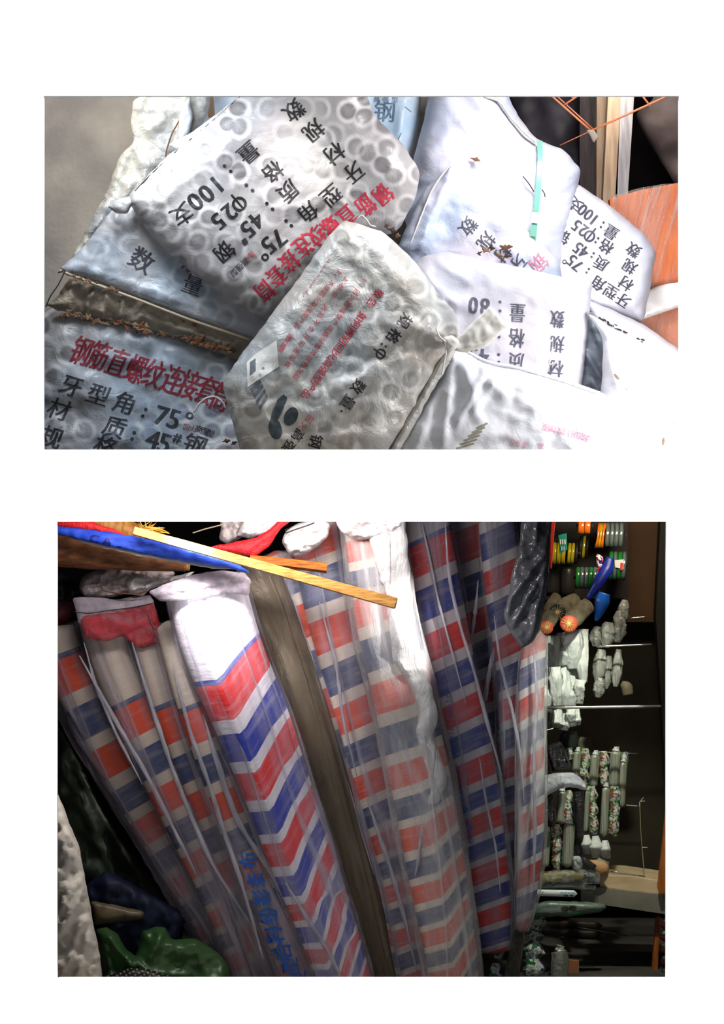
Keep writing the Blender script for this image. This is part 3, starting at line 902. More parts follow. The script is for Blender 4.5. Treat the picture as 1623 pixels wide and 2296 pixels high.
# S8 big white sack, upper right with strap
s8, b8 = sack('large white sack under the green strap at upper right', [(975, 150), (1120, 150), (1145, 225), (1165, 265), (1200, 310), (1218, 318), (1262, 335), (1302, 378), (1296, 420), (1285, 470), (1262, 560), (1260, 640), (1180, 700), (930, 640), (905, 470), (925, 360), (950, 270)],
              0.66, W['f'], T=0.085, edge=80, noise=(90, .012), fine=(30, .003), seed=41, rot=.2,
              ridges=[(1060, 215, 1200, 330, .010, 16), (1200, 325, 1280, 400, .010, 12), (940, 350, 1020, 300, .008, 22), (1130, 480, 1240, 560, .008, 18), (1060, 420, 1130, 500, .010, 14)])
cord('seam', [(1085, 215, .575), (1120, 225, .575), (1145, 262, .58), (1180, 300, .585), (1202, 318, .59)], W['m'], s8, 4, 40)
st = thing('packing_strap', 'pale green plastic packing strap over the large white sack', 'strap', P(1190, 600, .55))
M_strap = flat('green_strap', (118, 190, 166), 0.35, rgb2=(100, 170, 148), vscale=30)


def strap(pts, wpx, d, name, mat, par):
    q, _ = resample([(x, y, d_, wpx) for x, y, d_ in pts], 30)
    tx = np.gradient(q[:, 0]); ty = np.gradient(q[:, 1]); l = np.hypot(tx, ty)
    V = []
    for i in range(30):
        nx, ny = ty[i] / l[i], -tx[i] / l[i]
        for s, dd in ((-1, 0), (1, 0), (1, .0012), (-1, .0012)):
            V.append(P(q[i, 0] + s * nx * wpx / 2, q[i, 1] + s * ny * wpx / 2, q[i, 2] + dd))
    F = []
    for i in range(29):
        for j in range(4): F.append((i * 4 + j, i * 4 + (j + 1) % 4, i * 4 + 4 + (j + 1) % 4, i * 4 + 4 + j))
    F += [(0, 3, 2, 1), (116, 117, 118, 119)]
    return mk(name, V, F, mat, par, smooth=False)


strap([(1209, 316, .585), (1212, 340, .560), (1209, 400, .542), (1202, 470, .54), (1196, 540, .54), (1188, 590, .535), (1186, 640, .54)], 12, .55, 'strap_band', M_strap, st)
strap([(1200, 476, .534), (1197, 500, .534)], 15, .55, 'strap_clip', flat('white_clip', (240, 242, 240), 0.3), st)
strap([(1197, 504, .532), (1194, 530, .532)], 14, .55, 'strap_fold', flat('green_fold', (116, 172, 154), 0.35), st)

# S9
s9, b9 = sack('pale blue sack with peaked corner and the column 数规材', [(885, 570), (905, 520), (950, 425), (985, 395), (1014, 362), (1022, 380), (1030, 410), (1070, 420), (1130, 470), (1200, 530), (1255, 590), (1262, 640), (1200, 700), (930, 680)],
              0.56, W['f'], T=0.035, edge=45, noise=(50, .007), fine=(20, .002), seed=44, step=7, jag=1,
              ridges=[(1014, 366, 950, 540, .012, 7), (940, 560, 960, 440, .006, 8), (1030, 430, 1180, 540, .006, 12)])
k = Decal(b9); k.ch('数', (1050, 508), 40, 128, bold=.4); k.ch('规', (1090, 541), 40, 130, bold=.4); k.ch('材', (1128, 568), 38, 130, bold=.4); k.ch('牙', (1162, 590), 38, 130, bold=.4)
k.done('grey_printing', INKG, s9)
k = Decal(b9); k.ch('钢', (1208, 590), 42, 140, bold=.4); k.done('red_printing', flat('faded_red_print', (214, 140, 160)), s9)
cord('stitched_edge', [(1012, 366, .53), (985, 400, .525), (966, 430, .522), (938, 500, .522), (915, 560, .525)], WTHREAD, s9, 2.0, 40)

# S10
s10, b10 = sack('grey white sack at right with 100支 beside the orange board', [(1284, 408), (1300, 415), (1380, 470), (1450, 530), (1472, 566), (1466, 600), (1450, 680), (1443, 722), (1400, 715), (1320, 700), (1230, 690), (1200, 600), (1240, 500)],
               0.68, W['p'], T=0.05, edge=40, noise=(60, .006), seed=47, step=7, rnd=1)
k = Decal(b10)
A10 = 219
for c, p in (('数', (1420, 561)), ('量', (1370, 521)), ('支', (1289, 458)), ('规', (1411, 598)), ('格', (1359, 553)), ('材', (1403, 636)), ('质', (1347, 591)), ('牙', (1397, 674)), ('型', (1369, 654)), ('角', (1341, 636)), ('钢', (1262, 530))): k.ch(c, p, 33, A10 if c in '支' else A10 - 6, bold=.6)
for c, p in (('1', (1331, 493)), ('0', (1319, 482)), ('0', (1305, 471)), ('Φ', (1321, 530)), ('2', (1307, 517)), ('5', (1292, 506)), ('4', (1309, 566)), ('5', (1295, 556)), ('7', (1294, 596)), ('5', (1281, 584))): k.ch(c, p, 38, A10, 34, bold=1)
k.ch('°', (1271, 580), 38, A10)
for p in ((1353, 499), (1347, 509), (1341, 534), (1335, 543), (1331, 568), (1326, 576), (1320, 603), (1315, 611)): k.ellipse(p, 2.6, 2.6)
k.done('dark_printing', flat('dark_grey_ink', (64, 62, 72), 0.5), s10)

# S14 flat sack edge under S10
s14, b14 = sack('flat dirty grey sack edge sticking out below the 100支 sack', [(1310, 668), (1340, 680), (1440, 725), (1540, 795), (1600, 850), (1600, 1078), (1400, 1078), (1330, 760)], 0.60, W['p'], T=0.035, edge=28, noise=(60, .004), seed=51, step=8)
k = Decal(b14)
for i in range(26):
    t = random.random(); k.ellipse((1340 + 105 * t + random.uniform(-4, 4), 712 + 52 * t + random.uniform(-5, 5)), random.uniform(1.5, 6), random.uniform(1, 2.5), 25)
k.done('grime_patch', flat('dark_grime', (62, 54, 54), 0.9), s14)

# S11
s11, b11 = sack('white sack printed 80 upside down, right of centre', [(925, 590), (950, 575), (1000, 562), (1100, 585), (1250, 618), (1292, 628), (1322, 622), (1327, 640), (1322, 700), (1312, 800), (1303, 870), (1290, 930), (1000, 930), (960, 800), (940, 680)],
               0.47, W['p'], T=0.07, edge=60, noise=(80, .008), fine=(24, .002), seed=55,
               ridges=[(930, 600, 1030, 690, .010, 10), (970, 575, 1060, 640, .007, 10), (1230, 850, 1280, 790, .006, 8), (950, 610, 1000, 700, .008, 8)])
k = Decal(b11)
for c, p, s in (('数', (1249, 716), 42), ('量', (1160, 702), 46), ('规', (1249, 772), 42), ('格', (1158, 758), 46), ('材', (1246, 828), 44), ('质', (1157, 812), 46)): k.ch(c, p, s, 184, s * .8, bold=.5)
for c, p in (('8', (1087, 689)), ('0', (1061, 686)), ('4', (1085, 802)), ('5', (1060, 799)), ('4', (1080, 748))): k.ch(c, p, 54, 184, 42, bold=1.5)
for p in ((1121, 677), (1121, 697), (1119, 756), (1118, 795), (1118, 812)): k.ellipse(p, 3.2, 3.2)
k.done('grey_printing', flat('cool_grey_ink', (92, 92, 108), 0.5), s11)
k = Decal(b11); k.ellipse((1239, 785), 4, 7); k.ellipse((1235, 812), 4, 7); k.done('torn_spot', flat('torn_white', (250, 250, 250)), s11)

# S13 & silver gap
s15, b15 = sack('silver grey crumpled sack in the gap beside the 80 sack', [(1300, 700), (1330, 700), (1370, 760), (1400, 880), (1360, 910), (1290, 890), (1290, 780)], 0.50, W['s'], T=0.02, edge=30, noise=(30, .006), fine=(12, .001), seed=57, step=5,
               ridges=[(1325, 720, 1355, 790, .016, 6), (1310, 790, 1360, 860, .016, 6), (1330, 850, 1345, 900, .012, 5)])
s13, b13 = sack('plain bright white sack at the lower right edge', [(1318, 702), (1345, 715), (1380, 745), (1440, 770), (1500, 805), (1560, 850), (1600, 1078), (1330, 1078), (1345, 900), (1350, 830), (1352, 760)], 0.42, W['w'], T=0.06, edge=45, noise=(70, .010), fine=(30, .003), seed=61,
               ridges=[(1350, 760, 1400, 900, .008, 14), (1400, 770, 1450, 900, .006, 16), (1372, 830, 1392, 860, .006, 5)])
k = Decal(b13)
for p, rx, ry, a in (((1383, 845), 9, 3, 50), ((1487, 990), 3, 9, 5), ((1405, 873), 2, 2, 0), ((1512, 950), 2, 2, 0)): k.ellipse(p, rx, ry, a)
k.done('dirt_spot', flat('brown_grime', (128, 108, 84), 0.9), s13)

# S12
s12, b12 = sack('bright white sack bottom right with faint pink printing', [(1005, 780), (1040, 785), (1090, 812), (1160, 822), (1260, 850), (1340, 880), (1352, 880), (1390, 920), (1420, 1078), (850, 1078), (880, 1010), (930, 930), (985, 850)],
               0.36, W['w'], T=0.06, edge=50, noise=(80, .008), fine=(28, .003), seed=65, step=7,
               ridges=[(1012, 790, 930, 1000, .016, 12), (1012, 790, 990, 1000, .014, 12), (1030, 790, 1080, 960, .010, 14), (1050, 790, 1140, 900, .010, 12), (1090, 820, 1020, 960, .010, 10), (1120, 830, 1060, 930, .008, 8), (960, 900, 900, 1010, .014, 9), (1200, 850, 1350, 890, .004, 6)],
               gathers=[(1010, 775, .016, 4.5, 110)])
k = Decal(b12); k.line('请勿任何不合受力断裂', (1318, 983), (1222, 958), 18, 194, 12); k.line('断裂现', (1175, 998), (1148, 992), 17, 192, 11); k.line('品', (1212, 1000), (1212, 1000), 14, 192)
k.done('pink_printing', PINK, s12)
k = Decal(b12); 
for j in range(6): k.poly([(1022 + j * 9, 1004 - j * 9), (1062 + j * 6, 992 - j * 9), (1064 + j * 6, 996 - j * 9), (1026 + j * 9, 1008 - j * 9)], 4)
k.done('grime_streak', flat('olive_grime', (150, 146, 130), 0.9), s12)
cord('hem_cord', [(1040, 785, .335), (1090, 812, .33), (1160, 824, .33), (1260, 852, .33), (1345, 882, .33)], W['w'], s12, 4, 50)

# ------------------------------------------------------------------ dry leaves
LM = [flat('dry_leaf_brown', (134, 92, 66), 0.8, rgb2=(96, 66, 48), vscale=60), flat('dry_leaf_tan', (150, 120, 90), 0.8, rgb2=(110, 84, 60), vscale=60), flat('dry_leaf_dark', (84, 62, 52), 0.85, rgb2=(58, 42, 38), vscale=60), flat('dry_leaf_rust', (134, 84, 54), 0.8, rgb2=(84, 54, 36), vscale=60)]


def leaf(x, y, d, s, mi, label, group):
    n = 9
    a0 = random.uniform(0, 6.28)
    pts = []
    for i in range(n):
        a = a0 + i * 2 * math.pi / n
        r = s * random.uniform(0.6, 1.25) * (1.1 if i % 2 else .6) * (1.25 if i in (0, 1, 5) else .8)
        pts.append((x + r * math.cos(a), y + r * math.sin(a) * .75))
    o = pillow('dry_leaf', pts, d, LM[mi], T=.001, edge=s * .5, step=max(2.2, s / 5), noise=(s * .8, .005), fine=(s * .3, .0008), seed=int(x + y), rnd=1, g=(random.uniform(-.5, .5), random.uniform(-.4, .4)), back=-0.6, rim=.0004, crease=.8)
    return tag(o, label, 'leaf', group)


leaf(1068, 358, .555, 13, 0, 'curled brown leaf alone on the large white sack', None)
for x, y, s, m in ((1132, 556, 15, 0), (1118, 572, 11, 1), (1088, 560, 10, 1), (1074, 568, 8, 2), (1102, 556, 10, 2), (1136, 574, 10, 2)):
    leaf(x, y, .50, s, m, 'dry brown leaf in the clump above the 80 sack', 'leaves above the 80 sack')
for x, y, s, m in ((880, 515, 12, 2), (868, 508, 9, 2), (892, 528, 9, 0), (962, 382, 8, 2)):
    leaf(x, y, .335 if x < 940 else .60, s, m, 'dark leaf crumb in the gap between big sack and pale sacks', 'leaf crumbs in the middle gap')
for i in range(34):
    t = random.random()
    if i < 20: x, y = 135 + 200 * t, 700 + 38 * t + random.uniform(-7, 8)
    else: x, y = 340 + 190 * t, 742 + 48 * t + random.uniform(-5, 6)
    leaf(x, y, .485, random.uniform(6, 12), random.choice((0, 1, 3, 3, 2)), 'dry rust-brown leaf along the fold above the red-titled sack', 'leaves under the tan sack')
for i in range(12):
    t = random.random(); x, y = 165 + 100 * t, 620 + 32 * t + random.uniform(-4, 5)
    leaf(x, y, .455, random.uniform(5, 9), random.choice((0, 1, 2)), 'dry leaf caught between the two folded sacks', 'leaves between folded sacks')
for i in range(22):
    t = random.random(); leaf(140 + 380 * t, 703 + 78 * t + random.uniform(-6, 7), .48, random.uniform(9, 16), random.choice((0, 1, 2, 3)), 'large dry leaf piece along the fold above the red-titled sack', 'large leaf pieces under the tan sack')
for x, y in ((420, 608), (428, 617), (410, 598), (412, 720), (435, 728), (495, 768), (508, 775), (490, 782), (516, 790), (508, 988), (525, 993)):
    leaf(x, y, .45 if y < 700 else .47, random.uniform(6, 10), random.choice((0, 3, 2)), 'small leaf scrap lying on the folded sacks at left', 'leaf scraps on folded sacks')
for x0, y0, x1, y1 in ((1172, 395, 1197, 430), (1215, 425, 1222, 442), (1122, 516, 1135, 536)):
    tag(cord('twig', [(x0, y0, .56), ((x0 + x1) / 2 + 2, (y0 + y1) / 2, .556), (x1, y1, .56)], THREAD, None, 1.2, 10), 'thin dark twig lying near the green strap', 'twig', 'twigs by the strap')

exec_lower = True
# ================================================================== LOWER STORE
ST_o = stripes('tarp_orange_stripes', (222, 78, 42), (62, 76, 116), (214, 198, 180))
ST_r = stripes('tarp_red_stripes', (226, 52, 52), (52, 64, 168), (236, 228, 236))
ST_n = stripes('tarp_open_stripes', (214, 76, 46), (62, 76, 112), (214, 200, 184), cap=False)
ST_d = stripes('tarp_shaded_stripes', (176, 48, 44), (44, 56, 112), (190, 182, 184), cap=False)  # darker copy of the tarp stripes, shade put into the colours
FILMS = {'a': film('sleeve_film_lilac', (186, 176, 192), 0.0, 0.26, 1.0, 0.16, 30, 2.2, 1.0), 'b': film('sleeve_film_clear', (220, 214, 232), 0.0, 0.26, 0.25, 0.13, 24, 3, 4.0),
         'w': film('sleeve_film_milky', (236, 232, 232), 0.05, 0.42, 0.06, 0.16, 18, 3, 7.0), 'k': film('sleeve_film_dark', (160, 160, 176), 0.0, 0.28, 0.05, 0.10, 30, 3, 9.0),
         'g': film('sleeve_film_tan', (116, 102, 82), 0.55, 0.9, 0.0, 0.3, 16, 3, 11.0)}
RG = 'striped tarpaulin rolls in plastic sleeves'


def tarp_roll(label, path, anchors, mat, fm='a', k=0.1, ratio=0.7, seed=1, kf=None, ridge=None, sl=1.13, fold=0.10, expo=0.8, top=True, slpath=None):
    t = thing('tarpaulin_roll', label, 'tarpaulin roll', P(path[-1][0], path[-1][1], path[-1][2]), RG)
    ay = [a[0] for a in anchors]; as_ = [a[1] for a in anchors]

    def S(y):
        y = np.asarray(y, float)
        r = np.interp(y, ay, as_)
        r = np.where(y < ay[0], as_[0] + (y - ay[0]) * (as_[1] - as_[0]) / (ay[1] - ay[0]), r)
        return np.where(y > ay[-1], as_[-1] + (y - ay[-1]) * (as_[-1] - as_[-2]) / (ay[-1] - ay[-2]), r)

    def uvf(q, tt, ca, rad):
        w_ = ca[None, :] * rad
        ys = q[:, 1][:, None]
        g = (S(ys + 5) - S(ys - 5)) / 10
        if kf is None:
            s = S(ys) + k * w_ * g
        else:
            rw = ridge * rad
            kr, kl = kf(tt[:, None] / tt[-1])
            s = S(ys) + np.where(w_ > rw, kr, kl) * (w_ - rw) * g
        return np.stack([np.arange(len(ca))[None, :] / len(ca) * q[:, 3][:, None] * 0.006 + 0 * s, s], -1)
    if ridge is not None:
        bf = lambda A, T, tt: 1 + 0.02 * fbm(A * 3, T * 8, seed) + 0.12 * np.exp(-((A - math.acos(ridge)) / 0.10) ** 2)
    else:
        bf = lambda A, T, tt: 1 + 0.06 * fbm(A * 1.5, T * 6, seed)
    tube('striped_tarpaulin', path, mat, t, n=90, m=40, ratio=ratio, expo=expo, bumpf=bf, uvf=uvf, ends=14)

    def bs(A, T, tt):
        tw = A + 0.8 * vn(T * 2.5, T * 0, seed + 2)
        f = np.abs(vn(tw * 2.6, T * 2.2 + 0.3 * A, seed + 3)) * 2
        f2 = np.abs(vn(tw * 6.0, T * 4, seed + 5)) * 2
        f3 = fbm(A * 8, T * 26, seed + 8, 2)
        return sl + fold * (1.2 - 2.4 * np.minimum(f, .5)) * (0.4 + T) + fold * .5 * (0.5 - np.minimum(f2, .5)) + fold * .22 * f3
    sp = slpath or path
    sv = tube('plastic_sleeve', sp, FILMS[fm], t, n=130, m=72, ratio=ratio, expo=1.0, bumpf=bs, ends=5, cap=False)
    return t, sv


def lean(xs, d_top, d_bot):
    y0, y1 = xs[0][1], xs[-1][1]
    return [(x, y, d_top + (d_bot - d_top) * (y - y0) / (y1 - y0), h) for x, y, h in xs]


r1, v1 = tarp_roll('striped roll cut by the left edge with orange and blue bands', lean([(118, 1405, 46), (155, 1510, 46), (205, 1615, 44), (252, 1705, 42), (300, 1790, 40), (350, 1870, 38), (410, 1965, 38), (480, 2075, 40), (560, 2260, 40)], .56, .50),
                   [(1475, 0), (1577, .52), (1671, 1), (1758, 1.52), (1828, 2), (1900, 2.52), (1958, 3), (2060, 4), (2150, 5)], ST_o, 'a', 0.0, seed=2, sl=1.35, fold=.16)
r2, v2 = tarp_roll('striped roll with long plain white top under the red netting', lean([(215, 1372, 44), (238, 1450, 47), (288, 1575, 48), (322, 1650, 48), (362, 1735, 46), (408, 1835, 44), (445, 1910, 42), (500, 2020, 42), (590, 2260, 42)], .50, .44),
                   [(1578, 0), (1672, .52), (1757, 1), (1834, 1.52), (1905, 2), (1970, 2.5), (2030, 3), (2130, 4)], ST_o, 'a', 0.05, seed=5, sl=1.2, fold=.14)
r3, v3 = tarp_roll('narrow striped roll between the white-topped roll and the thin roll', lean([(318, 1402, 36), (345, 1490, 36), (375, 1585, 34), (403, 1655, 33), (428, 1720, 33), (470, 1820, 34), (520, 1940, 36), (640, 2260, 38)], .46, .42),
                   [(1586, 0), (1688, .52), (1770, 1), (1850, 1.52), (1925, 2), (2000, 2.52), (2070, 3)], ST_o, 'a', 0.05, seed=7, sl=1.25, fold=.16)
r4, v4 = tarp_roll('thin striped roll tucked against the brightest roll, blue brush writing', lean([(375, 1392, 30), (405, 1500, 32), (432, 1592, 32), (455, 1660, 32), (480, 1730, 34), (520, 1830, 38), (570, 1950, 42), (640, 2100, 42), (700, 2260, 42)], .42, .36),
                   [(1591, 0), (1691, .52), (1775, 1), (1855, 1.52), (1930, 2), (2000, 2.52), (2070, 3), (2150, 4)], ST_o, 'a', 0.05, seed=9, sl=1.3, fold=.12)
r5, v5 = tarp_roll('widest and brightest roll with white top, slanting red and blue bands', lean([(462, 1312, 88), (480, 1400, 90), (515, 1500, 88), (560, 1600, 84), (596, 1700, 80), (628, 1790, 76), (660, 1880, 74), (700, 1990, 70), (745, 2110, 64), (790, 2260, 58)], .36, .31),
                   [(1300, -1.2), (1522, 0), (1632, .52), (1722, 1), (1808, 1.52), (1880, 2), (1953, 2.52), (2017, 3), (2068, 3.52), (2120, 4), (2165, 4.5), (2210, 5)], ST_r, 'b', ratio=0.7, seed=11, kf=lambda T: (0.35 + 1.3 * T, -0.25), ridge=-0.35, sl=1.08, fold=.06)
r6, v6 = tarp_roll('plain brown-grey netted roll right of the brightest roll', lean([(562, 1262, 46), (590, 1330, 48), (635, 1460, 48), (672, 1570, 46), (712, 1690, 44), (752, 1830, 40), (800, 1990, 38), (860, 2260, 36)], .46, .42),
                   [(1522, 0), (1900, .3), (2300, .4)], flat('grey_brown_netting', (120, 108, 92), 0.6, rgb2=(92, 82, 70), vscale=15), 'g', 0.0, seed=13, fold=.10)
r7, v7 = tarp_roll('narrow roll of orange and blue bands under the long timber', lean([(618, 1235, 34), (635, 1320, 34), (662, 1400, 34), (697, 1495, 34), (727, 1578, 34), (748, 1660, 34), (775, 1770, 34), (795, 1870, 34), (830, 1990, 34), (890, 2260, 34)], .50, .45),
                   [(1365, 0), (1465, .52), (1549, 1), (1640, 1.52), (1730, 2), (1837, 2.52), (1890, 3), (1990, 4)], ST_n, 'b', 0.1, seed=15, sl=1.2, fold=.12)
r8, v8 = tarp_roll('middle roll with vivid orange bands behind the timber', lean([(700, 1165, 58), (725, 1285, 58), (748, 1415, 57), (775, 1510, 54), (800, 1600, 52), (822, 1678, 50), (838, 1752, 48), (856, 1819, 46), (876, 1880, 46), (905, 2000, 46), (960, 2260, 46)], .50, .44),
                   [(1190, 0), (1270, .52), (1380, 1), (1480, 1.52), (1570, 2), (1655, 2.52), (1728, 3), (1797, 3.52), (1860, 4), (1920, 4.52), (1975, 5), (2075, 6)], ST_n, 'b', 0.15, seed=17, sl=1.1, fold=.08)
r9, v9 = tarp_roll('roll in glaring milky plastic touching the timber tip', lean([(832, 1150, 66), (848, 1270, 66), (862, 1400, 66), (893, 1500, 68), (912, 1600, 68), (930, 1690, 68), (945, 1760, 68), (960, 1850, 68), (975, 1930, 66), (990, 2020, 64), (1015, 2150, 58), (1025, 2260, 54)], .38, .33),
                   [(1200, -1), (1330, 0), (1415, .52), (1515, 1), (1612, 1.52), (1700, 2), (1775, 2.52), (1843, 3), (1915, 3.52), (1972, 4), (2028, 4.52), (2075, 5), (2125, 5.52), (2170, 6)], ST_n, 'w', ratio=.7, seed=19, kf=lambda T: (0.2 + 1.2 * np.clip(T - .45, 0, 1) * 2, 0.1), ridge=0.05, sl=1.12, fold=.10)
r11, v11 = tarp_roll('dark shaded roll of red and blue bands with blue lettering', lean([(950, 1150, 54), (968, 1250, 54), (988, 1350, 52), (1002, 1440, 52), (1022, 1540, 52), (1045, 1640, 52), (1062, 1740, 52), (1078, 1840, 50), (1092, 1940, 48), (1105, 2040, 44), (1110, 2140, 34)], .48, .42),
                     [(1210, 0), (1305, .52), (1405, 1), (1490, 1.52), (1570, 2), (1640, 2.52), (1705, 3), (1775, 3.52), (1825, 4), (1885, 4.52), (1935, 5), (1990, 5.52), (2035, 6), (2085, 6.52)], stripes('tarp_part_shaded_stripes', (196, 48, 46), (46, 58, 132), (190, 180, 184)), 'k', 0.25, seed=23, sl=1.1, fold=.10)  # stripe colours darkened to paint the shade on this roll
r12, v12 = tarp_roll('slim shaded roll behind the lettered roll', lean([(1038, 1150, 38), (1052, 1300, 38), (1070, 1450, 38), (1092, 1600, 38), (1112, 1750, 38), (1128, 1900, 38), (1135, 2060, 30)], .60, .56),
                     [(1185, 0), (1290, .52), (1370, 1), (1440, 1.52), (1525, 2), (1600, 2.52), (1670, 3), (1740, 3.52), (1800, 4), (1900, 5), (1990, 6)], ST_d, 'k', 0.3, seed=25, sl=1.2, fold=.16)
r13, v13 = tarp_roll('shaded roll beneath the hanging silver sheet', lean([(1115, 1150, 44), (1128, 1300, 44), (1145, 1420, 44), (1158, 1530, 42), (1165, 1650, 42), (1166, 1800, 40), (1158, 1950, 38), (1148, 2070, 26)], .52, .50),
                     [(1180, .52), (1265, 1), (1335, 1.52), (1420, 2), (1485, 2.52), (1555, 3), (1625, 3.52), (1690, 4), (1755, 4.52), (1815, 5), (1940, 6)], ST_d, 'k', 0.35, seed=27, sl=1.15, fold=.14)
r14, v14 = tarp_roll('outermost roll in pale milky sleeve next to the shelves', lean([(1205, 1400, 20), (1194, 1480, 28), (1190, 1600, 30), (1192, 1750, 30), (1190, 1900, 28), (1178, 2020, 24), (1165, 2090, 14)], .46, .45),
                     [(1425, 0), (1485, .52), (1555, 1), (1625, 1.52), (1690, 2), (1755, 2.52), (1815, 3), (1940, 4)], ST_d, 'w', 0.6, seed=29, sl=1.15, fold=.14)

BLUEP = flat('blue_brush_print', (26, 92, 190), 0.4)
k = Decal(v4, .003)
for c, p in zip('布条彩纷料合型复', ((556, 1930), (573, 1973), (586, 2013), (603, 2056), (615, 2096), (633, 2133), (650, 2165), (668, 2196))): k.ch(c, p, 44, -100, 40, slant=8, bold=1.4)
k.done('blue_writing', BLUEP, r4)
k = Decal(v11, .003)
k.line('HongKong', (1052, 1885), (1038, 1815), 22, -102, 17, slant=14)
k.line('international', (1033, 1795), (1018, 1715), 20, -102, 15, slant=14)
k.line('plastic', (1014, 1690), (1010, 1635), 20, -102, 15, slant=14)
k.line('limited', (1008, 1618), (1000, 1550), 20, -102, 15, slant=14)
k.line('co', (1062, 1925), (1060, 1905), 18, -102, 15, slant=14)
k.done('blue_writing', flat('blue_letter_print', (22, 84, 160), 0.4), r11)

pillow('glare_cover', [(822, 1130), (905, 1130), (912, 1200), (920, 1300), (930, 1400), (950, 1480), (972, 1560), (982, 1610), (968, 1650), (990, 1700), (1004, 1750), (990, 1800), (962, 1830), (938, 1855), (942, 1800), (958, 1740), (940, 1690), (928, 1640), (940, 1590), (915, 1530), (880, 1480), (872, 1400), (866, 1330), (842, 1270), (826, 1200)],
       .315, film('glare_cover_film', (250, 248, 246), .62, .96, 0, .25, 18, 5, 3.0), r9, T=.014, edge=24, step=6, noise=(60, .004), fine=(12, .001), crease=1.0, seed=91, rnd=1, jag=2.5)  # opaque white film shaped as the glare on the roll's right side
# flaps of sleeve at the tops
FLAP = film('flap_film', (224, 210, 222), 0.25, 0.7, 0, 0.25, 12, 12, 2)
PINKF = film('red_netting_film', (232, 70, 84), 0.25, 0.62, 0, 0.3, 20, 20, 5)
f2 = pillow('sleeve_flap', [(163, 1340), (200, 1337), (260, 1345), (335, 1332), (345, 1350), (352, 1392), (310, 1408), (240, 1398), (178, 1402), (170, 1370)], .44, FLAP, r2, T=.006, edge=14, step=6, noise=(24, .006), ridges=[(170, 1372, 345, 1360, .006, 4)])
f2b = pillow('red_netting', [(180, 1382), (262, 1370), (345, 1350), (358, 1395), (362, 1440), (310, 1456), (275, 1425), (240, 1440), (190, 1430)], .425, PINKF, r2, T=.008, edge=14, step=6, noise=(20, .008))
cord('tie_string', [(165, 1372, .425), (200, 1376, .42), (250, 1368, .42), (300, 1362, .418), (345, 1352, .42)], THREAD, r2, 1.2, 40)
f5 = pillow('sleeve_flap', [(332, 1326), (380, 1305), (430, 1290), (490, 1278), (548, 1284), (562, 1300), (560, 1335), (520, 1330), (440, 1345), (360, 1350)], .29, FLAP, r5, T=.005, edge=12, step=6, noise=(24, .006), ridges=[(340, 1335, 560, 1295, .006, 4)])
cord('tie_string', [(331, 1376, .30), (337, 1395, .30), (345, 1410, .30), (352, 1412, .30)], THREAD, r3, 1.6, 20)

# folds of loose sleeve film standing off the rolls
FOLD = film('fold_film', (226, 224, 236), 0.35, 0.8, 0, 0.1, 60, 8, 6.0)
for par, pts, r_ in ((r2, [(178, 1470, .44), (250, 1600, .435), (330, 1740, .42), (400, 1880, .41), (440, 1960, .41)], 5), (r2, [(188, 1440, .44), (215, 1540, .44), (262, 1650, .43), (320, 1760, .42)], 4),
                     (r3, [(296, 1440, .41), (345, 1600, .40), (395, 1750, .39), (470, 1930, .38), (560, 2070, .38)], 5), (r4, [(385, 1480, .37), (425, 1640, .37), (470, 1760, .36), (500, 1860, .35), (542, 1980, .34), (590, 2150, .33)], 5),
                     (r4, [(455, 1600, .37), (490, 1720, .36), (530, 1840, .35), (612, 1960, .33), (690, 2110, .32), (730, 2240, .32)], 6), (r5, [(640, 1980, .28), (690, 2060, .27), (740, 2140, .27), (790, 2250, .26)], 5),
                     (r7, [(655, 1340, .455), (700, 1480, .45), (745, 1640, .44), (790, 1800, .43), (838, 1960, .42)], 4), (r8, [(716, 1350, .44), (752, 1480, .43), (770, 1620, .42), (800, 1740, .42)], 4),
                     (r8, [(822, 1790, .41), (850, 1870, .40), (880, 1960, .39), (905, 2050, .385), (935, 2180, .38)], 5), (r9, [(952, 1820, .305), (945, 1870, .30), (938, 1930, .295), (930, 1965, .30)], 4),
                     (r9, [(905, 1500, .32), (900, 1600, .315), (915, 1700, .31), (930, 1800, .305)], 2.5), (r11, [(998, 1170, .42), (1005, 1290, .42), (1030, 1400, .41), (1062, 1500, .40), (1092, 1620, .39), (1125, 1740, .38)], 4),
                     (r11, [(945, 1170, .42), (965, 1260, .42), (985, 1360, .415), (1010, 1450, .41), (1045, 1580, .40)], 3), (r12, [(1072, 1300, .51), (1066, 1370, .50), (1056, 1440, .49), (1050, 1500, .49)], 4),
                     (r12, [(1116, 1420, .51), (1100, 1490, .50), (1088, 1560, .49), (1080, 1620, .49)], 5), (r13, [(1108, 1380, .44), (1120, 1480, .44), (1150, 1600, .43), (1168, 1700, .43), (1175, 1800, .43)], 3.5),
                     (r14, [(1196, 1450, .42), (1204, 1550, .41), (1196, 1700, .41), (1200, 1850, .41), (1196, 2000, .41)], 4), (r11, [(1075, 1700, .38), (1090, 1800, .375), (1112, 1900, .37), (1122, 2000, .37)], 3)):
    tube('sleeve_fold', [(x, y, d_, r_ * (.3 if i in (0, len(pts) - 1) else 1)) for i, (x, y, d_) in enumerate(pts)], FOLD, par, n=60, m=10, ratio=1.0,
         bumpf=lambda A, T, tt, r_=r_: 1 + .5 * vn(T * 14, A * 0, int(r_ * 7)) + .3 * vn(A, T * 30, 3))

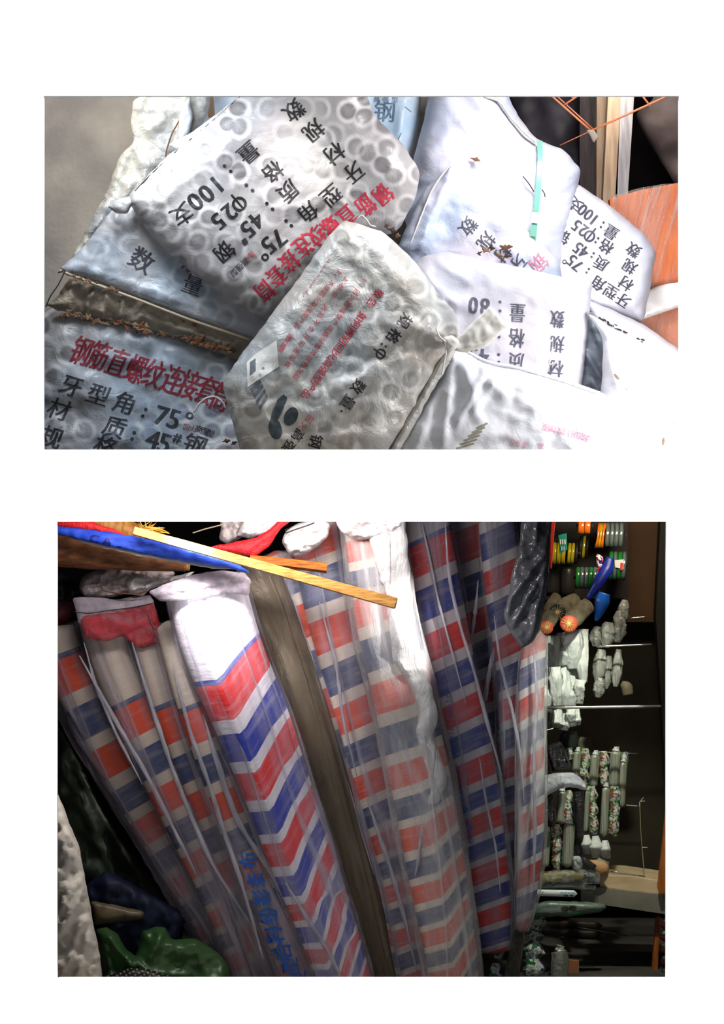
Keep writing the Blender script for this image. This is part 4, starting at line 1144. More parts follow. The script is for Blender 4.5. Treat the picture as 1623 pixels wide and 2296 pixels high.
# hanging silver sheet
sh = tag(pillow('plastic_sheet', [(1172, 1120), (1240, 1120), (1234, 1200), (1232, 1280), (1222, 1350), (1212, 1410), (1196, 1440), (1170, 1455), (1150, 1430), (1128, 1382), (1140, 1330), (1148, 1280), (1165, 1220)], .37, woven('silver_sheet', (118, 120, 126), (84, 86, 92), 0, 0.1, 0.16, crink=0.5), T=.012, edge=14, noise=(40, .012), fine=(12, .002), rnd=1, seed=71, step=5,
               ridges=[(1225, 1240, 1140, 1350, .014, 7), (1230, 1260, 1150, 1400, .012, 6), (1205, 1130, 1200, 1230, .010, 5), (1225, 1290, 1190, 1420, .01, 6)]), 'crumpled silver-grey plastic sheet hanging beside the shelves', 'plastic sheet')

# timber and top-left things
M_tim = flat('fresh_timber', (226, 170, 92), 0.5, 0, 0.4, rgb2=(178, 116, 52), vscale=18, stretch=(1.5, 8, 12), bs=0.2)
M_end = flat('cut_end', (150, 104, 48), 0.8, rgb2=(90, 60, 30), vscale=90)
tb = thing('timber_stick', 'long square timber stick lying across the tops of the rolls', 'timber', P(888, 1355, .17), None)
tube('timber_body', [(300, 1190, .20, 12), (560, 1262, .185, 14), (887, 1353, .17, 16.5)], M_tim, tb, n=20, m=4, ratio=1.0, a0=math.radians(38), smooth=False)
tube('sawn_end', [(886, 1352.7, .17, 15), (889, 1353.4, .17, 14.5)], M_end, tb, n=2, m=4, ratio=1.0, a0=math.radians(38), smooth=False)
tag(tube('timber_stick', [(560, 1254, .27, 10), (650, 1264, .27, 11), (733, 1274, .27, 11.5)], flat('orange_timber', (196, 110, 36), 0.5, rgb2=(120, 60, 20), vscale=20, stretch=(1.5, 8, 12)), n=16, m=6, ratio=1, smooth=False), 'short orange-brown stick under the long timber', 'timber')
M_bark = flat('bark_brown', (150, 96, 58), 0.6, rgb2=(96, 56, 34), vscale=14, bs=.5, stretch=(2, 6, 6))
lg = thing('bark_pole', 'thick brown bark pole below the blue strip at the left edge', 'pole', P(300, 1275, .36))
tube('pole_body', [(60, 1215, .36, 44), (200, 1240, .36, 36), (330, 1258, .35, 22), (418, 1270, .34, 11)], M_bark, lg, n=60, m=28, ratio=1, bumpf=lambda A, T, tt: 1 + 0.05 * np.abs(np.sin(tt / 18)) + .05 * fbm(A * 2, T * 8, 4))
tube('pole_end', [(417, 1270, .34, 10), (426, 1271.5, .34, 8)], flat('straw_end', (190, 140, 60), 0.8, rgb2=(110, 70, 30), vscale=120), lg, n=4, m=14, ratio=1)
lg2 = thing('bamboo_pole', 'pale banded bamboo pole at the top left behind the red strip', 'pole', P(250, 1200, .34))
tube('pole_body', [(140, 1140, .36, 28), (230, 1172, .35, 26), (326, 1200, .34, 18)], flat('bamboo', (196, 140, 62), 0.5, rgb2=(150, 96, 40), vscale=14, bs=.3, stretch=(6, 2, 2)), lg2, n=40, m=24, ratio=1, bumpf=lambda A, T, tt: 1 + 0.06 * (np.abs(np.sin(tt / 20)) ** 8))
stw = []
V = []; F = []
for i in range(70):
    a = random.uniform(-1.4, 1.9); L = random.uniform(15, 42)
    x, y = 322 + random.uniform(-6, 18), 1188 + random.uniform(-9, 9)
    x1, y1 = x + L * math.cos(a) * 1.1, y - L * math.sin(a) * .6 + 4
    dd = .31 + random.uniform(-.03, .02); w_ = .9
    q = len(V)
    nx, ny = (y1 - y) / L * w_, -(x1 - x) / L * w_
    V += [P(x + nx, y + ny, dd), P(x - nx, y - ny, dd), P(x, y, dd + .002), P(x1 + nx * .5, y1 + ny * .5, dd - .01), P(x1 - nx * .5, y1 - ny * .5, dd - .01), P(x1, y1, dd - .008)]
    F += [(q, q + 1, q + 4, q + 3), (q + 1, q + 2, q + 5, q + 4), (q + 2, q, q + 3, q + 5), (q, q + 2, q + 1), (q + 3, q + 4, q + 5)]
mk('frayed_straw', V, F, flat('straw', (232, 170, 60), 0.5), lg2, smooth=False)

M_bcl = flat('blue_cloth', (44, 86, 214), 0.5, 0, 0.4, rgb2=(30, 66, 186), vscale=14, stretch=(1, 6, 8), bs=.5)
bs_ = thing('cloth_strip', 'long blue cloth strip with white edge crossing the top left', 'cloth', P(340, 1270, .24))
bb = pillow('blue_cloth', [(60, 1170), (128, 1180), (170, 1184), (240, 1192), (300, 1203), (400, 1222), (480, 1240), (540, 1268), (562, 1285), (520, 1276), (430, 1262), (330, 1243), (230, 1222), (128, 1198), (60, 1190)], .25, M_bcl, bs_, T=.008, edge=12, step=6, noise=(30, .004), fine=(14, .003), jag=1)
pillow('white_edge', [(180, 1208), (230, 1218), (330, 1240), (430, 1258), (540, 1278), (480, 1275), (400, 1262), (300, 1244), (220, 1226), (170, 1212)], .262, flat('white_cloth', (240, 236, 228)), bs_, T=.003, edge=6, step=5)
k = Decal(bb); k.ch('C', (212, 1207), 26, 12, 30, slant=10, bold=1.6); k.ch('A', (240, 1215), 26, 12, 34, bold=1.6); k.ch('-', (268, 1222), 26, 12, 30, bold=1.6)
k.done('pen_mark', flat('navy_pen', (26, 30, 120), 0.5), bs_)
M_rnet = flat('red_net', (226, 36, 40), 0.45, rgb2=(196, 24, 34), vscale=60, bs=.8, bscale=300)
tag(pillow('red_netting', [(60, 1120), (175, 1150), (205, 1170), (250, 1184), (292, 1202), (240, 1194), (170, 1186), (60, 1172)], .27, M_rnet, T=.006, edge=10, step=6, noise=(20, .004)), 'red netting strip above the blue cloth at top left', 'netting')
tag(pillow('red_netting', [(470, 1226), (510, 1218), (560, 1210), (600, 1190), (645, 1150), (672, 1150), (625, 1190), (605, 1225), (570, 1250), (530, 1244)], .30, M_rnet, T=.010, edge=14, step=6, noise=(30, .006), fine=(10, .002), ridges=[(640, 1165, 540, 1245, .006, 5)]), 'red netting triangle between white bundle and short stick', 'netting')
WB = woven('bundle_white', (236, 230, 228), (214, 206, 206), 0, .2, .5, crink=1.0)
WBp = woven('bundle_pinkish', (224, 206, 204), (190, 178, 176), 0, .3, .5, crink=1.0)
for lab, poly, d, m_, rg in (
    ('creased pinkish bundle under the bark pole', [(186, 1290), (240, 1268), (330, 1270), (395, 1282), (380, 1305), (310, 1325), (250, 1340), (190, 1338), (176, 1318)], .47, WBp, [(200, 1330, 290, 1290, .012, 7), (230, 1338, 330, 1300, .012, 6), (300, 1290, 390, 1285, .01, 6)]),
    ('small knotted white bundle beside the tallest sleeve flap', [(282, 1302), (300, 1284), (330, 1290), (352, 1300), (440, 1280), (420, 1300), (340, 1318), (320, 1336), (290, 1334)], .43, WB, [(300, 1320, 400, 1290, .012, 5)]),
    ('bright white bundle at top, left of the red netting triangle', [(560, 1140), (640, 1140), (632, 1170), (610, 1192), (560, 1208), (530, 1200), (540, 1180)], .40, WB, []),
    ('grey tied bundle with string at top centre left', [(485, 1140), (575, 1140), (560, 1175), (545, 1205), (510, 1222), (492, 1210), (496, 1180)], .45, WBp, [(520, 1150, 530, 1210, .012, 7)]),
    ('white crumpled bundle on top of the middle rolls', [(632, 1215), (640, 1190), (665, 1175), (720, 1160), (742, 1175), (735, 1205), (700, 1235), (672, 1248), (645, 1242)], .36, WB, [(640, 1215, 730, 1180, .012, 7), (650, 1235, 720, 1210, .01, 6)]),
    ('large white plastic bundle above the glaring sleeve', [(742, 1130), (900, 1130), (905, 1180), (870, 1200), (800, 1212), (760, 1190)], .32, WB, [(760, 1140, 800, 1200, .01, 8)]),
):
    tag(pillow('white_bundle', poly, d, m_, T=.028, edge=18, step=4, noise=(22, .010), fine=(10, .002), crease=1.6, seed=int(poly[0][0]), ridges=rg), lab, 'bundle', 'bundles above the rolls')
tag(cord('string', [(500, 1176, .39), (460, 1186, .40), (432, 1195, .41)], flat('pale_string', (170, 160, 130)), None, 1.5), 'pale string trailing left from the grey tied bundle', 'string')
tag(cord('string', [(640, 1196, .32), (660, 1188, .315), (690, 1178, .315), (705, 1172, .32)], THREAD, None, 1.5), 'dark twisted string on the white crumpled bundle', 'string')
tag(cord('rope', [(225, 1312, .42), (232, 1325, .415), (260, 1330, .41), (300, 1332, .405), (330, 1326, .40)], flat('brown_twine', (120, 84, 60)), None, 1.8), 'brown rope looped over the pinkish bundle', 'rope')
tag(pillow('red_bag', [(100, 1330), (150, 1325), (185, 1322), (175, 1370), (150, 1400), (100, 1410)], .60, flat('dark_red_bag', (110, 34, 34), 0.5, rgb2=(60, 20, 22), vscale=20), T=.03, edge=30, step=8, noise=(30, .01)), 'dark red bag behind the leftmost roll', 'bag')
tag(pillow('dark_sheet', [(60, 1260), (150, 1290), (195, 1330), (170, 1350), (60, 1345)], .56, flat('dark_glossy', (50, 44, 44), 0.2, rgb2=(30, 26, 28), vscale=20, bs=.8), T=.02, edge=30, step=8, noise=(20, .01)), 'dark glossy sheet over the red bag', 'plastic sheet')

# bottom left
tag(pillow('canvas_sheet', [(60, 1720), (128, 1775), (150, 1830), (178, 1900), (195, 1990), (212, 2080), (225, 2150), (234, 2250), (60, 2290)], .22, flat('pale_canvas', (206, 198, 186), 0.8, 0, .2, rgb2=(180, 172, 160), vscale=20, bs=.8, bscale=40), T=.05, edge=45, step=6, noise=(40, .016), fine=(12, .005), seed=77,
           ridges=[(140, 1820, 150, 2100, .010, 14), (130, 2100, 200, 1980, .014, 10), (140, 2180, 190, 2060, .012, 8), (150, 2010, 120, 2070, .012, 7)]), 'thick pale canvas sheet hanging at the lower left edge', 'canvas')
M_gr = flat('green_tarp', (66, 100, 54), 0.35, 0, .6, rgb2=(52, 92, 48), vscale=10)
gt = tag(pillow('green_tarpaulin', [(213, 2085), (240, 2078), (262, 2092), (285, 2130), (303, 2145), (312, 2120), (318, 2090), (345, 2078), (372, 2080), (385, 2106), (440, 2104), (482, 2130), (515, 2165), (515, 2290), (230, 2290), (226, 2160)], .40, M_gr, T=.045, edge=34, step=6, noise=(40, .012), fine=(16, .003), seed=81,
                ridges=[(240, 2090, 300, 2170, .016, 8), (330, 2150, 365, 2090, .016, 10), (340, 2180, 420, 2190, .012, 9), (232, 2110, 250, 2190, .01, 6), (305, 2150, 340, 2190, .016, 8)]), 'crumpled green tarpaulin bundle on the floor at lower left', 'tarpaulin')
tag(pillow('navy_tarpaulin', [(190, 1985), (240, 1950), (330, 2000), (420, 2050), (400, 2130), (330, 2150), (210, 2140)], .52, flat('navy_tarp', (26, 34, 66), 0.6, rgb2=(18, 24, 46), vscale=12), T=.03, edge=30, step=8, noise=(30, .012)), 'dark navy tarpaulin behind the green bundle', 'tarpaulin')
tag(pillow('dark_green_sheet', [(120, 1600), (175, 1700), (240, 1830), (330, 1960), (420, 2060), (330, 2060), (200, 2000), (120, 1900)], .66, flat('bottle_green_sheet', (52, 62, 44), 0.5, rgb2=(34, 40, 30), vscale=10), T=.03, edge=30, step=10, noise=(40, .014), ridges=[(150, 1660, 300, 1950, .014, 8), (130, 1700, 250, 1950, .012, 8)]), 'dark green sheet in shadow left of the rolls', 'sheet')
tag(pillow('tan_packet', [(200, 2018), (262, 2030), (324, 2043), (320, 2062), (262, 2068), (212, 2078)], .47, flat('tan_pack', (126, 112, 84), 0.35, rgb2=(100, 86, 62), vscale=30), T=.02, edge=20, step=5, noise=(30, .003)), 'flat tan packet lying on navy tarpaulin', 'packet')
m_, n_, p_, L_ = nt('perforated_black')
ck = N(n_, 'ShaderNodeTexVoronoi', voronoi_dimensions='2D', Scale=110.0, Randomness=0.0); uvn = n_.nodes.new('ShaderNodeUVMap')
mpn = n_.nodes.new('ShaderNodeMapping'); mpn.inputs['Rotation'].default_value = (0, 0, 0.5); L_(uvn.outputs[0], mpn.inputs[0]); L_(mpn.outputs[0], ck.inputs[0])
L_(ramp(n_, ck.outputs['Distance'], [(0.0, (150, 148, 110)), (0.26, (20, 20, 20))], 'CONSTANT'), p_.inputs['Base Color'])
tag(pillow('perforated_mat', [(200, 2215), (240, 2188), (290, 2170), (330, 2172), (380, 2188), (430, 2215), (430, 2290), (200, 2290)], .32, m_, T=.02, edge=20, step=8, noise=(30, .003)), 'black perforated mat rising at the bottom left', 'mat')

# ------------------------------------------------------------------ shelves at the right
struct(prism('wall_panel', [(1395, 1100), (1482, 1100), (1478, 1300), (1466, 1395), (1400, 1395)], 1.05, 1.08, M_brown))
struct(prism('trim_1', [(1484, 1100), (1600, 1100), (1600, 2300), (1490, 2300), (1496, 1800), (1470, 1380)], .95, 1.0, flat('near_black_frame', (30, 28, 22), 0.6, rgb2=(44, 42, 30), vscale=4)))
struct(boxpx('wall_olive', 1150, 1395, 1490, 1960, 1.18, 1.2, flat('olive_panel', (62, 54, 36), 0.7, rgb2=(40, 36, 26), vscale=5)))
SH = thing('shelf_board', 'cream and grey shelf board under the metal frame, lower right', 'shelf', P(1420, 2050, .56))
M_cream = flat('cream_board', (226, 200, 160), 0.5, rgb2=(200, 172, 130), vscale=12, stretch=(1, 4, 4))
M_greyb = flat('grey_board_edge', (140, 134, 118), 0.7, rgb2=(118, 112, 98), vscale=12)
prism('board_top', [(1345, 1962), (1420, 1966), (1600, 1992), (1600, 2012), (1485, 2008), (1345, 1992)], .60, .78, M_cream, SH)
prism('board_front', [(1302, 1988), (1345, 1990), (1485, 2006), (1600, 2014), (1600, 2056), (1490, 2050), (1302, 2022)], .585, .60, M_greyb, SH)
M_owood = flat('orange_wood', (176, 100, 40), 0.5, rgb2=(140, 74, 28), vscale=14, stretch=(6, 6, 1))
tag(prism('wooden_wedge', [(1490, 1850), (1506, 1700), (1500, 1996), (1480, 2006), (1475, 1990)], .56, .58, M_owood), 'orange wooden wedge upright on the cream shelf end', 'wood')
tag(prism('wooden_strip', [(1472, 2055), (1480, 2055), (1470, 2290), (1452, 2290)], .62, .64, M_owood), 'thin orange-brown wooden strip below the shelf', 'wood')
M_met = flat('bright_metal', (224, 222, 210), 0.22, 0.9, .5)
RODG = 'metal rods of the shelves'
for lab, a, b, d, r in (('thickest metal rod crossing the white bag columns', (1217, 1587), (1482, 1584), .50, 3.2), ('metal rod across the hanging grey bags', (1338, 1450), (1461, 1445), .56, 2.2), ('short metal rod stub at the brown panel', (1412, 1386), (1452, 1383), .70, 1.5),
                        ('thin rod above the cling film rolls', (1322, 1685), (1430, 1690), .84, 1.3), ('thin rod right of the film rolls', (1400, 1805), (1434, 1808), .80, 1.5), ('bright rail lying on the cream shelf', (1368, 1954), (1446, 1966), .62, 2.2),
                        ('thin slanted rod in the dark compartment below the shelf', (1296, 2079), (1406, 2099), .85, 1.2), ('faint short rod low in the dark compartment', (1343, 2139), (1388, 2148), .88, 1.0)):
    tag(cord('metal_rod', [(a[0], a[1], d), (b[0], b[1], d)], M_met, None, r, 6, 12), lab, 'rod', RODG)
wr = thing('wire_hook', 'tall thin wire hanging beside the film rolls', 'wire', P(1440, 1970, .66))
for pts in ([(1434, 1798, .68), (1436, 1860, .68), (1441, 1920, .68), (1445, 1968, .66)], [(1434, 1797, .68), (1446, 1796, .68)], [(1435, 1797, .68), (1443, 1788, .68)], [(1440, 1900, .68), (1452, 1900, .68)]):
    cord('wire', pts, flat('dull_wire', (200, 186, 140), .4, .6), wr, 1.0, 12, 6)

# tape rolls
rk = thing('tape_rack', 'dark rack holding the adhesive tape rolls on rods', 'rack', P(1320, 1340, .88))
M_rk = flat('rack_dark', (40, 32, 26), 0.6)
boxpx('back_board', 1225, 1120, 1408, 1342, .90, .92, M_rk, rk)
boxpx('lower_shelf', 1222, 1338, 1300, 1344, .78, .90, M_rk, rk)
for y_, a_, b_, d_ in ((1200, 1334, 1402, .75), (1178, 1292, 1328, .72), (1240, 1232, 1300, .75), (1226, 1294, 1324, .80), (1295, 1286, 1342, .72), (1268, 1360, 1408, .78)):
    cord('peg_rod', [(a_, y_, d_), (b_, y_, d_)], M_rk, rk, 3, 4, 10)
    cord('rod_bracket', [(b_, y_, d_), (b_, y_, .90)], M_rk, rk, 2, 4, 8) if False else prism('rod_bracket', [(b_ - 1, y_ - 3), (b_ + 2, y_ - 3), (b_ + 2, y_ + 3), (b_ - 1, y_ + 3)], d_, .90, M_rk, rk, bev=0)
CL = {'y': flat('yellow_tape', (206, 190, 30), 0.15, 0, .8, rgb2=(120, 96, 20), vscale=30, stretch=(10, .1, .1)), 'o': flat('orange_tape', (236, 110, 24), 0.15, 0, .8), 'c': flat('clear_tape', (120, 134, 128), 0.12, 0, .8, rgb2=(50, 60, 60), vscale=40, stretch=(10, .1, .1)),
      'g': flat('green_tape', (30, 130, 50), 0.15, 0, .8), 'k': flat('dark_core', (24, 20, 18), 0.6), 'w': flat('label_white', (222, 222, 214), 0.4), 'r': flat('label_red', (206, 50, 36), 0.4)}


def tape(x0, x1, yc, r, d, bands, label):
    t = thing('tape_roll', label, 'tape roll', P((x0 + x1) / 2, yc + r, d), 'adhesive tape rolls')
    n = len(bands); w_ = (x1 - x0) / n
    for i, c in enumerate(bands):
        a = x0 + i * w_ + .4; b = x0 + (i + 1) * w_ - .4
        tube('tape_ring', [(a, yc, d, r * .94), (a + .8, yc, d, r), (b - .8, yc + 1, d, r), (b, yc + 1, d, r * .94)], CL[c], t, n=8, m=28, ratio=1.0)
    return t


tape(1338, 1355, 1200, 29, .74, 'oyo', 'orange and yellow tape roll between clear rolls and darkness')
tape(1357, 1398, 1198, 28, .76, 'cccc', 'clear grey tape rolls beside the brown panel top')
tape(1296, 1324, 1178, 18, .72, 'oo', 'orange tape roll cut by the top edge')
tape(1237, 1268, 1240, 25, .74, 'yyy', 'dim yellow tape rolls behind the teal card')
tape(1272, 1296, 1240, 24, .76, 'yyk', 'brightest yellow tape roll right of teal card')
tape(1298, 1320, 1226, 26, .80, 'kyk', 'shadowed brown-yellow tape roll in the middle of the rack')
tape(1290, 1338, 1295, 25, .72, 'gccgc', 'green and clear tape rolls above the cloth tubes')
t_ = tape(1364, 1404, 1268, 33, .78, 'gcgc', 'green and clear tape rolls with red and white label')
prism('roll_label', [(1378, 1256), (1398, 1254), (1397, 1276), (1379, 1272)], .742, .744, CL['w'], t_, bev=0)
prism('roll_label', [(1391, 1262), (1397, 1262), (1395, 1279), (1390, 1278)], .740, .742, CL['r'], t_, bev=0)
tag(prism('red_strip', [(1236, 1120), (1252, 1120), (1243, 1190), (1237, 1275), (1233, 1275), (1234, 1200)], .60, .605, flat('red_plastic', (200, 42, 22), 0.4)), 'narrow red plastic strip beside the silver sheet', 'strip')
cd = thing('teal_card', 'small teal card with white marks hanging among tape rolls', 'card', P(1262, 1240, .62))
prism('card', [(1251, 1200), (1270, 1195), (1272, 1233), (1255, 1242)], .62, .624, flat('teal', (26, 130, 112), 0.4), cd)
for x in (1256.5, 1261.5, 1266.5): prism('card_mark', [(x - 1.6, 1210), (x + 1.2, 1209), (x + 1.6, 1220), (x - 1.2, 1221)], .617, .619, CL['w'], cd, bev=0)
for j in range(3):
    for i in range(3): prism('card_mark', [(1258 + i * 3, 1226 + j * 3), (1260 + i * 3, 1226 + j * 3), (1260 + i * 3, 1228 + j * 3), (1258 + i * 3, 1228 + j * 3)], .617, .619, CL['w'], cd, bev=0)
um = thing('blue_umbrella', 'folded blue umbrella bag slanting behind the cloth tubes', 'umbrella', P(1330, 1340, .62))
tube('umbrella_body', [(1368, 1250, .64, 8), (1362, 1275, .63, 13), (1340, 1310, .62, 12), (1318, 1342, .62, 6)], flat('royal_blue', (24, 44, 150), 0.35, rgb2=(14, 24, 90), vscale=20), um, n=40, m=20, bumpf=lambda A, T, tt: 1 + .3 * vn(A * 2, T * 4, 3))
tube('umbrella_top', [(1337, 1244, .63, 3), (1345, 1252, .63, 8), (1342, 1290, .64, 5)], spotted('flag_pattern', (222, 214, 214), [(200, 46, 40), (30, 40, 120)], 90), um, n=20, m=14)
tag(tube('blue_bag', [(1356, 1330, .60, 12), (1350, 1350, .60, 16), (1342, 1375, .60, 11), (1336, 1392, .60, 4)], flat('bright_blue_bag', (28, 96, 190), 0.3, rgb2=(20, 60, 140), vscale=20), n=24, m=18, bumpf=lambda A, T, tt: 1 + .3 * vn(A * 2, T * 4, 3)), 'bright blue plastic bag between cloth tubes and white bag', 'bag')

M_sleeve = flat('olive_netting', (122, 112, 88), 0.6, rgb2=(86, 80, 62), vscale=40, bs=.8, bscale=120)
M_orend = flat('salmon_end', (214, 96, 62), 0.5, rgb2=(180, 70, 46), vscale=60)
M_dkend = flat('dark_green_end', (42, 50, 44), 0.4)


def cloth_tube(x0, y0, x1, y1, r, d, endm, label):
    t = thing('cloth_tube', label, 'cloth roll', P(x1, y1 + r, d), 'tied cloth tubes')
    tube('netting_cover', [(x0, y0, d + .10, r * .8), ((x0 + x1) / 2, (y0 + y1) / 2, d + .05, r * 1.05), (x1, y1, d, r)], M_sleeve, t, n=30, m=24, ratio=1, bumpf=lambda A, T, tt: 1 + .12 * fbm(A * 2, T * 4, int(x0)), ends=8)
    pillow('tied_end', [(x1 + r * math.cos(a), y1 + 3 + r * math.sin(a)) for a in np.linspace(0, 2 * math.pi, 16)[:-1]], d - .022, endm, t, T=.008, edge=r * .9, step=3, noise=(5, .0012), rnd=0, jag=.5)
    V = []; F = []
    for i in range(14):
        a = i * 2 * math.pi / 14 + .2; c = np.array((x1, y1 + 3)); e = c + np.array((math.cos(a), math.sin(a))) * r * random.uniform(.6, .95)
        q = len(V); nx, ny = -math.sin(a) * .7, math.cos(a) * .7; dd = d - .022 - .0125
        V += [P(c[0] + nx, c[1] + ny, dd - .002), P(c[0] - nx, c[1] - ny, dd - .002), P(e[0] - nx * .3, e[1] - ny * .3, dd + .004), P(e[0] + nx * .3, e[1] + ny * .3, dd + .004)]
        V += [(v[0], v[1] + .0015, v[2]) for v in V[-4:]]
        F += [(q, q + 1, q + 2, q + 3), (q + 7, q + 6, q + 5, q + 4), (q, q + 4, q + 5, q + 1), (q + 2, q + 6, q + 7, q + 3), (q + 1, q + 5, q + 6, q + 2), (q + 3, q + 7, q + 4, q)]
    mk('tie_strings', V, F, flat('yellow_string', (226, 190, 110), .5), t, smooth=False)


cloth_tube(1325, 1350, 1275, 1396, 20, .50, M_orend, 'tied cloth tube with salmon end, lowest and most forward')
cloth_tube(1300, 1340, 1250, 1370, 19, .55, M_dkend, 'tied cloth tube with dark end above the salmon one')
cloth_tube(1250, 1355, 1225, 1404, 16, .47, M_orend, 'tied cloth tube with orange end beside the silver sheet')
cloth_tube(1250, 1330, 1226, 1380, 14, .56, M_dkend, 'small dark-ended cloth tube nearest the silver sheet')
for x, h, wh in ((1238, 30, 'nearer the silver sheet'), (1272, 34, 'beside the green tape rolls')):
    tag(tube('dark_bottle', [(x, 1272, .86, 14), (x, 1280, .86, 17), (x, 1300 + h, .86, 17)], flat('smoky_plastic', (54, 50, 44), 0.3), n=14, m=20), 'dark smoky wrapped roll under the yellow tapes, ' + wh, 'roll', 'smoky rolls under yellow tapes')

# white bag columns
WHT = flat('glossy_white_bag', (226, 228, 220), 0.35, 0, .5, rgb2=(200, 206, 200), vscale=40, bs=.9, bscale=70, stretch=(2.5, 2.5, .8))
GRYB = flat('grey_plastic_bag', (160, 160, 150), 0.3, 0, .6, rgb2=(120, 120, 112), vscale=30, bs=.9, bscale=60, stretch=(2.5, 2.5, .8))
BCOL = [(1216, 1424, 1500, 14), (1238, 1424, 1495, 14), (1262, 1418, 1492, 13), (1286, 1412, 1500, 14), (1306, 1410, 1530, 9),
        (1222, 1497, 1584, 13), (1246, 1495, 1583, 11), (1264, 1492, 1583, 11), (1282, 1496, 1584, 11), (1299, 1524, 1578, 9),
        (1250, 1590, 1632, 9), (1264, 1590, 1638, 10), (1280, 1590, 1630, 8), (1293, 1590, 1626, 6)]
for i, (x, a, b, r) in enumerate(BCOL):
    row = 'top' if i < 5 else ('middle' if i < 10 else 'bottom')
    ordn = ['leftmost', 'second from left', 'middle', 'second from right', 'rightmost'][[0, 1, 2, 3, 4, 0, 1, 2, 3, 4, 0, 1, 3, 4][i]]
    r = r * 1.4
    tag(tube('white_bag', [(x + random.uniform(-3, 3), a, .60 + .02 * (i % 3), r * .85), (x, a * .7 + b * .3, .59 + .02 * (i % 3), r), (x + random.uniform(-2, 2), a * .3 + b * .7, .60, r), (x + random.uniform(-3, 3), b, .61, r * .7)], WHT, n=40, m=26, ratio=.8,
             bumpf=lambda A, T, tt, i=i: 1 + .4 * vn(A * 2.2, T * 3, i * 7) + .22 * rdg(A * 2.5, T * 3, i, 3)), 'crumpled white plastic bag, %s in the %s row of the white stack' % (ordn, row), 'bag', 'white bags, %s row' % row)
GB = [(1340, 1405, 1450, 16, .63), (1362, 1395, 1452, 17, .62), (1388, 1370, 1440, 16, .64), (1398, 1345, 1400, 12, .64), (1345, 1456, 1535, 14, .62), (1344, 1520, 1564, 13, .60), (1384, 1456, 1540, 12, .64), (1362, 1470, 1545, 12, .66)]
for i, (x, a, b, r, d) in enumerate(GB):
    tag(tube('grey_bag', [(x + 3, a, d, r * .5), (x, a * .7 + b * .3, d, r), (x - 2, a * .3 + b * .7, d, r), (x - 4, b, d, r * .4)], GRYB, n=40, m=26, ratio=.8,
             bumpf=lambda A, T, tt, i=i: 1 + .4 * vn(A * 2.2, T * 3, i * 9 + 2) + .25 * rdg(A * 2.2, T * 4, i, 3)), 'translucent grey bag %s the rod, %s' % ('above' if b < 1455 else 'below', ['leftmost', 'second from left', 'second from right', 'rightmost and highest', 'leftmost', 'lowest', 'rightmost', 'in the middle'][i]), 'bag', 'grey bags around the rod ' + ('above' if b < 1455 else 'below'))
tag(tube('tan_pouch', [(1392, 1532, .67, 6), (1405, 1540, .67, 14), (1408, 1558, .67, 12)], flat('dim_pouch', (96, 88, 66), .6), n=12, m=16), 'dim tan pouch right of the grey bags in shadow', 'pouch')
tag(pillow('blue_white_bag', [(1198, 1535), (1215, 1540), (1222, 1560), (1215, 1590), (1200, 1600), (1196, 1570)], .58, flat('pale_blue_bag', (150, 176, 214), .3, rgb2=(210, 216, 226), vscale=30), T=.02, edge=12, step=4, noise=(12, .006)), 'pale blue bag left of the white stack at the rod', 'bag')

# black packs
BLK = flat('black_film', (22, 22, 24), 0.12, 0, .9, bs=1.0, bscale=120, stretch=(1, 1, 4))


def pack(poly, d, label):
    t = thing('black_pack', label, 'pack', P(poly[0][0] + 20, max(p[1] for p in poly), d), 'black wrapped packs')
    b = pillow('pack_body', poly, d, BLK, t, T=.03, edge=10, step=4, noise=(12, .005), fine=(6, .002), rnd=1)
    return t


p1 = pack([(1196, 1592), (1238, 1590), (1244, 1598), (1242, 1625), (1232, 1660), (1204, 1664), (1196, 1650)], .56, 'black shiny pack below the thickest rod')
cord('pack_string', [(1198, 1637, .522), (1215, 1640, .518), (1240, 1633, .525)], WTHREAD, p1, 1.0, 10, 6)
pack([(1222, 1672), (1258, 1662), (1268, 1680), (1281, 1722), (1240, 1733), (1228, 1700)], .52, 'black shiny pack tilted above the milky film')
pack([(1196, 1668), (1218, 1666), (1226, 1700), (1232, 1728), (1198, 1732)], .57, 'black pack half hidden beside the sleeve of outermost roll')
shp = boxpx('jar_shelf', 1255, 1690, 1335, 1696, .74, .92, flat('rack_dark', (40, 32, 26)))
tag(shp, 'dark narrow shelf plate under the tan and greenish jars', 'shelf')
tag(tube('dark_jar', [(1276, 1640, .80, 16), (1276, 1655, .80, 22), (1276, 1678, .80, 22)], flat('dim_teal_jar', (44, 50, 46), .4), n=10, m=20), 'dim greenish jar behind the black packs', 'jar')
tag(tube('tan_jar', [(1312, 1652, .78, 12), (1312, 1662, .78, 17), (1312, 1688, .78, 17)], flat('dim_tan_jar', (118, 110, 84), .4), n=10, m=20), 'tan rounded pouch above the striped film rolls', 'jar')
tag(pillow('milky_film', [(1204, 1765), (1212, 1740), (1240, 1733), (1280, 1730), (1305, 1745), (1318, 1775), (1290, 1765), (1255, 1768), (1225, 1785), (1210, 1810), (1202, 1800)], .50, film('milky_bag', (232, 234, 240), .45, .95, 0, .3, 14, 14), T=.014, edge=12, step=5, noise=(20, .008)), 'milky plastic film draped over the cling film rolls', 'film')
tag(pillow('black_pouch', [(1216, 1795), (1232, 1778), (1245, 1785), (1238, 1800), (1246, 1815), (1247, 1848), (1235, 1850), (1214, 1830), (1210, 1810)], .53, BLK, T=.02, edge=10, step=4, noise=(12, .004)), 'black pouch with cut corner under the milky film', 'pouch')

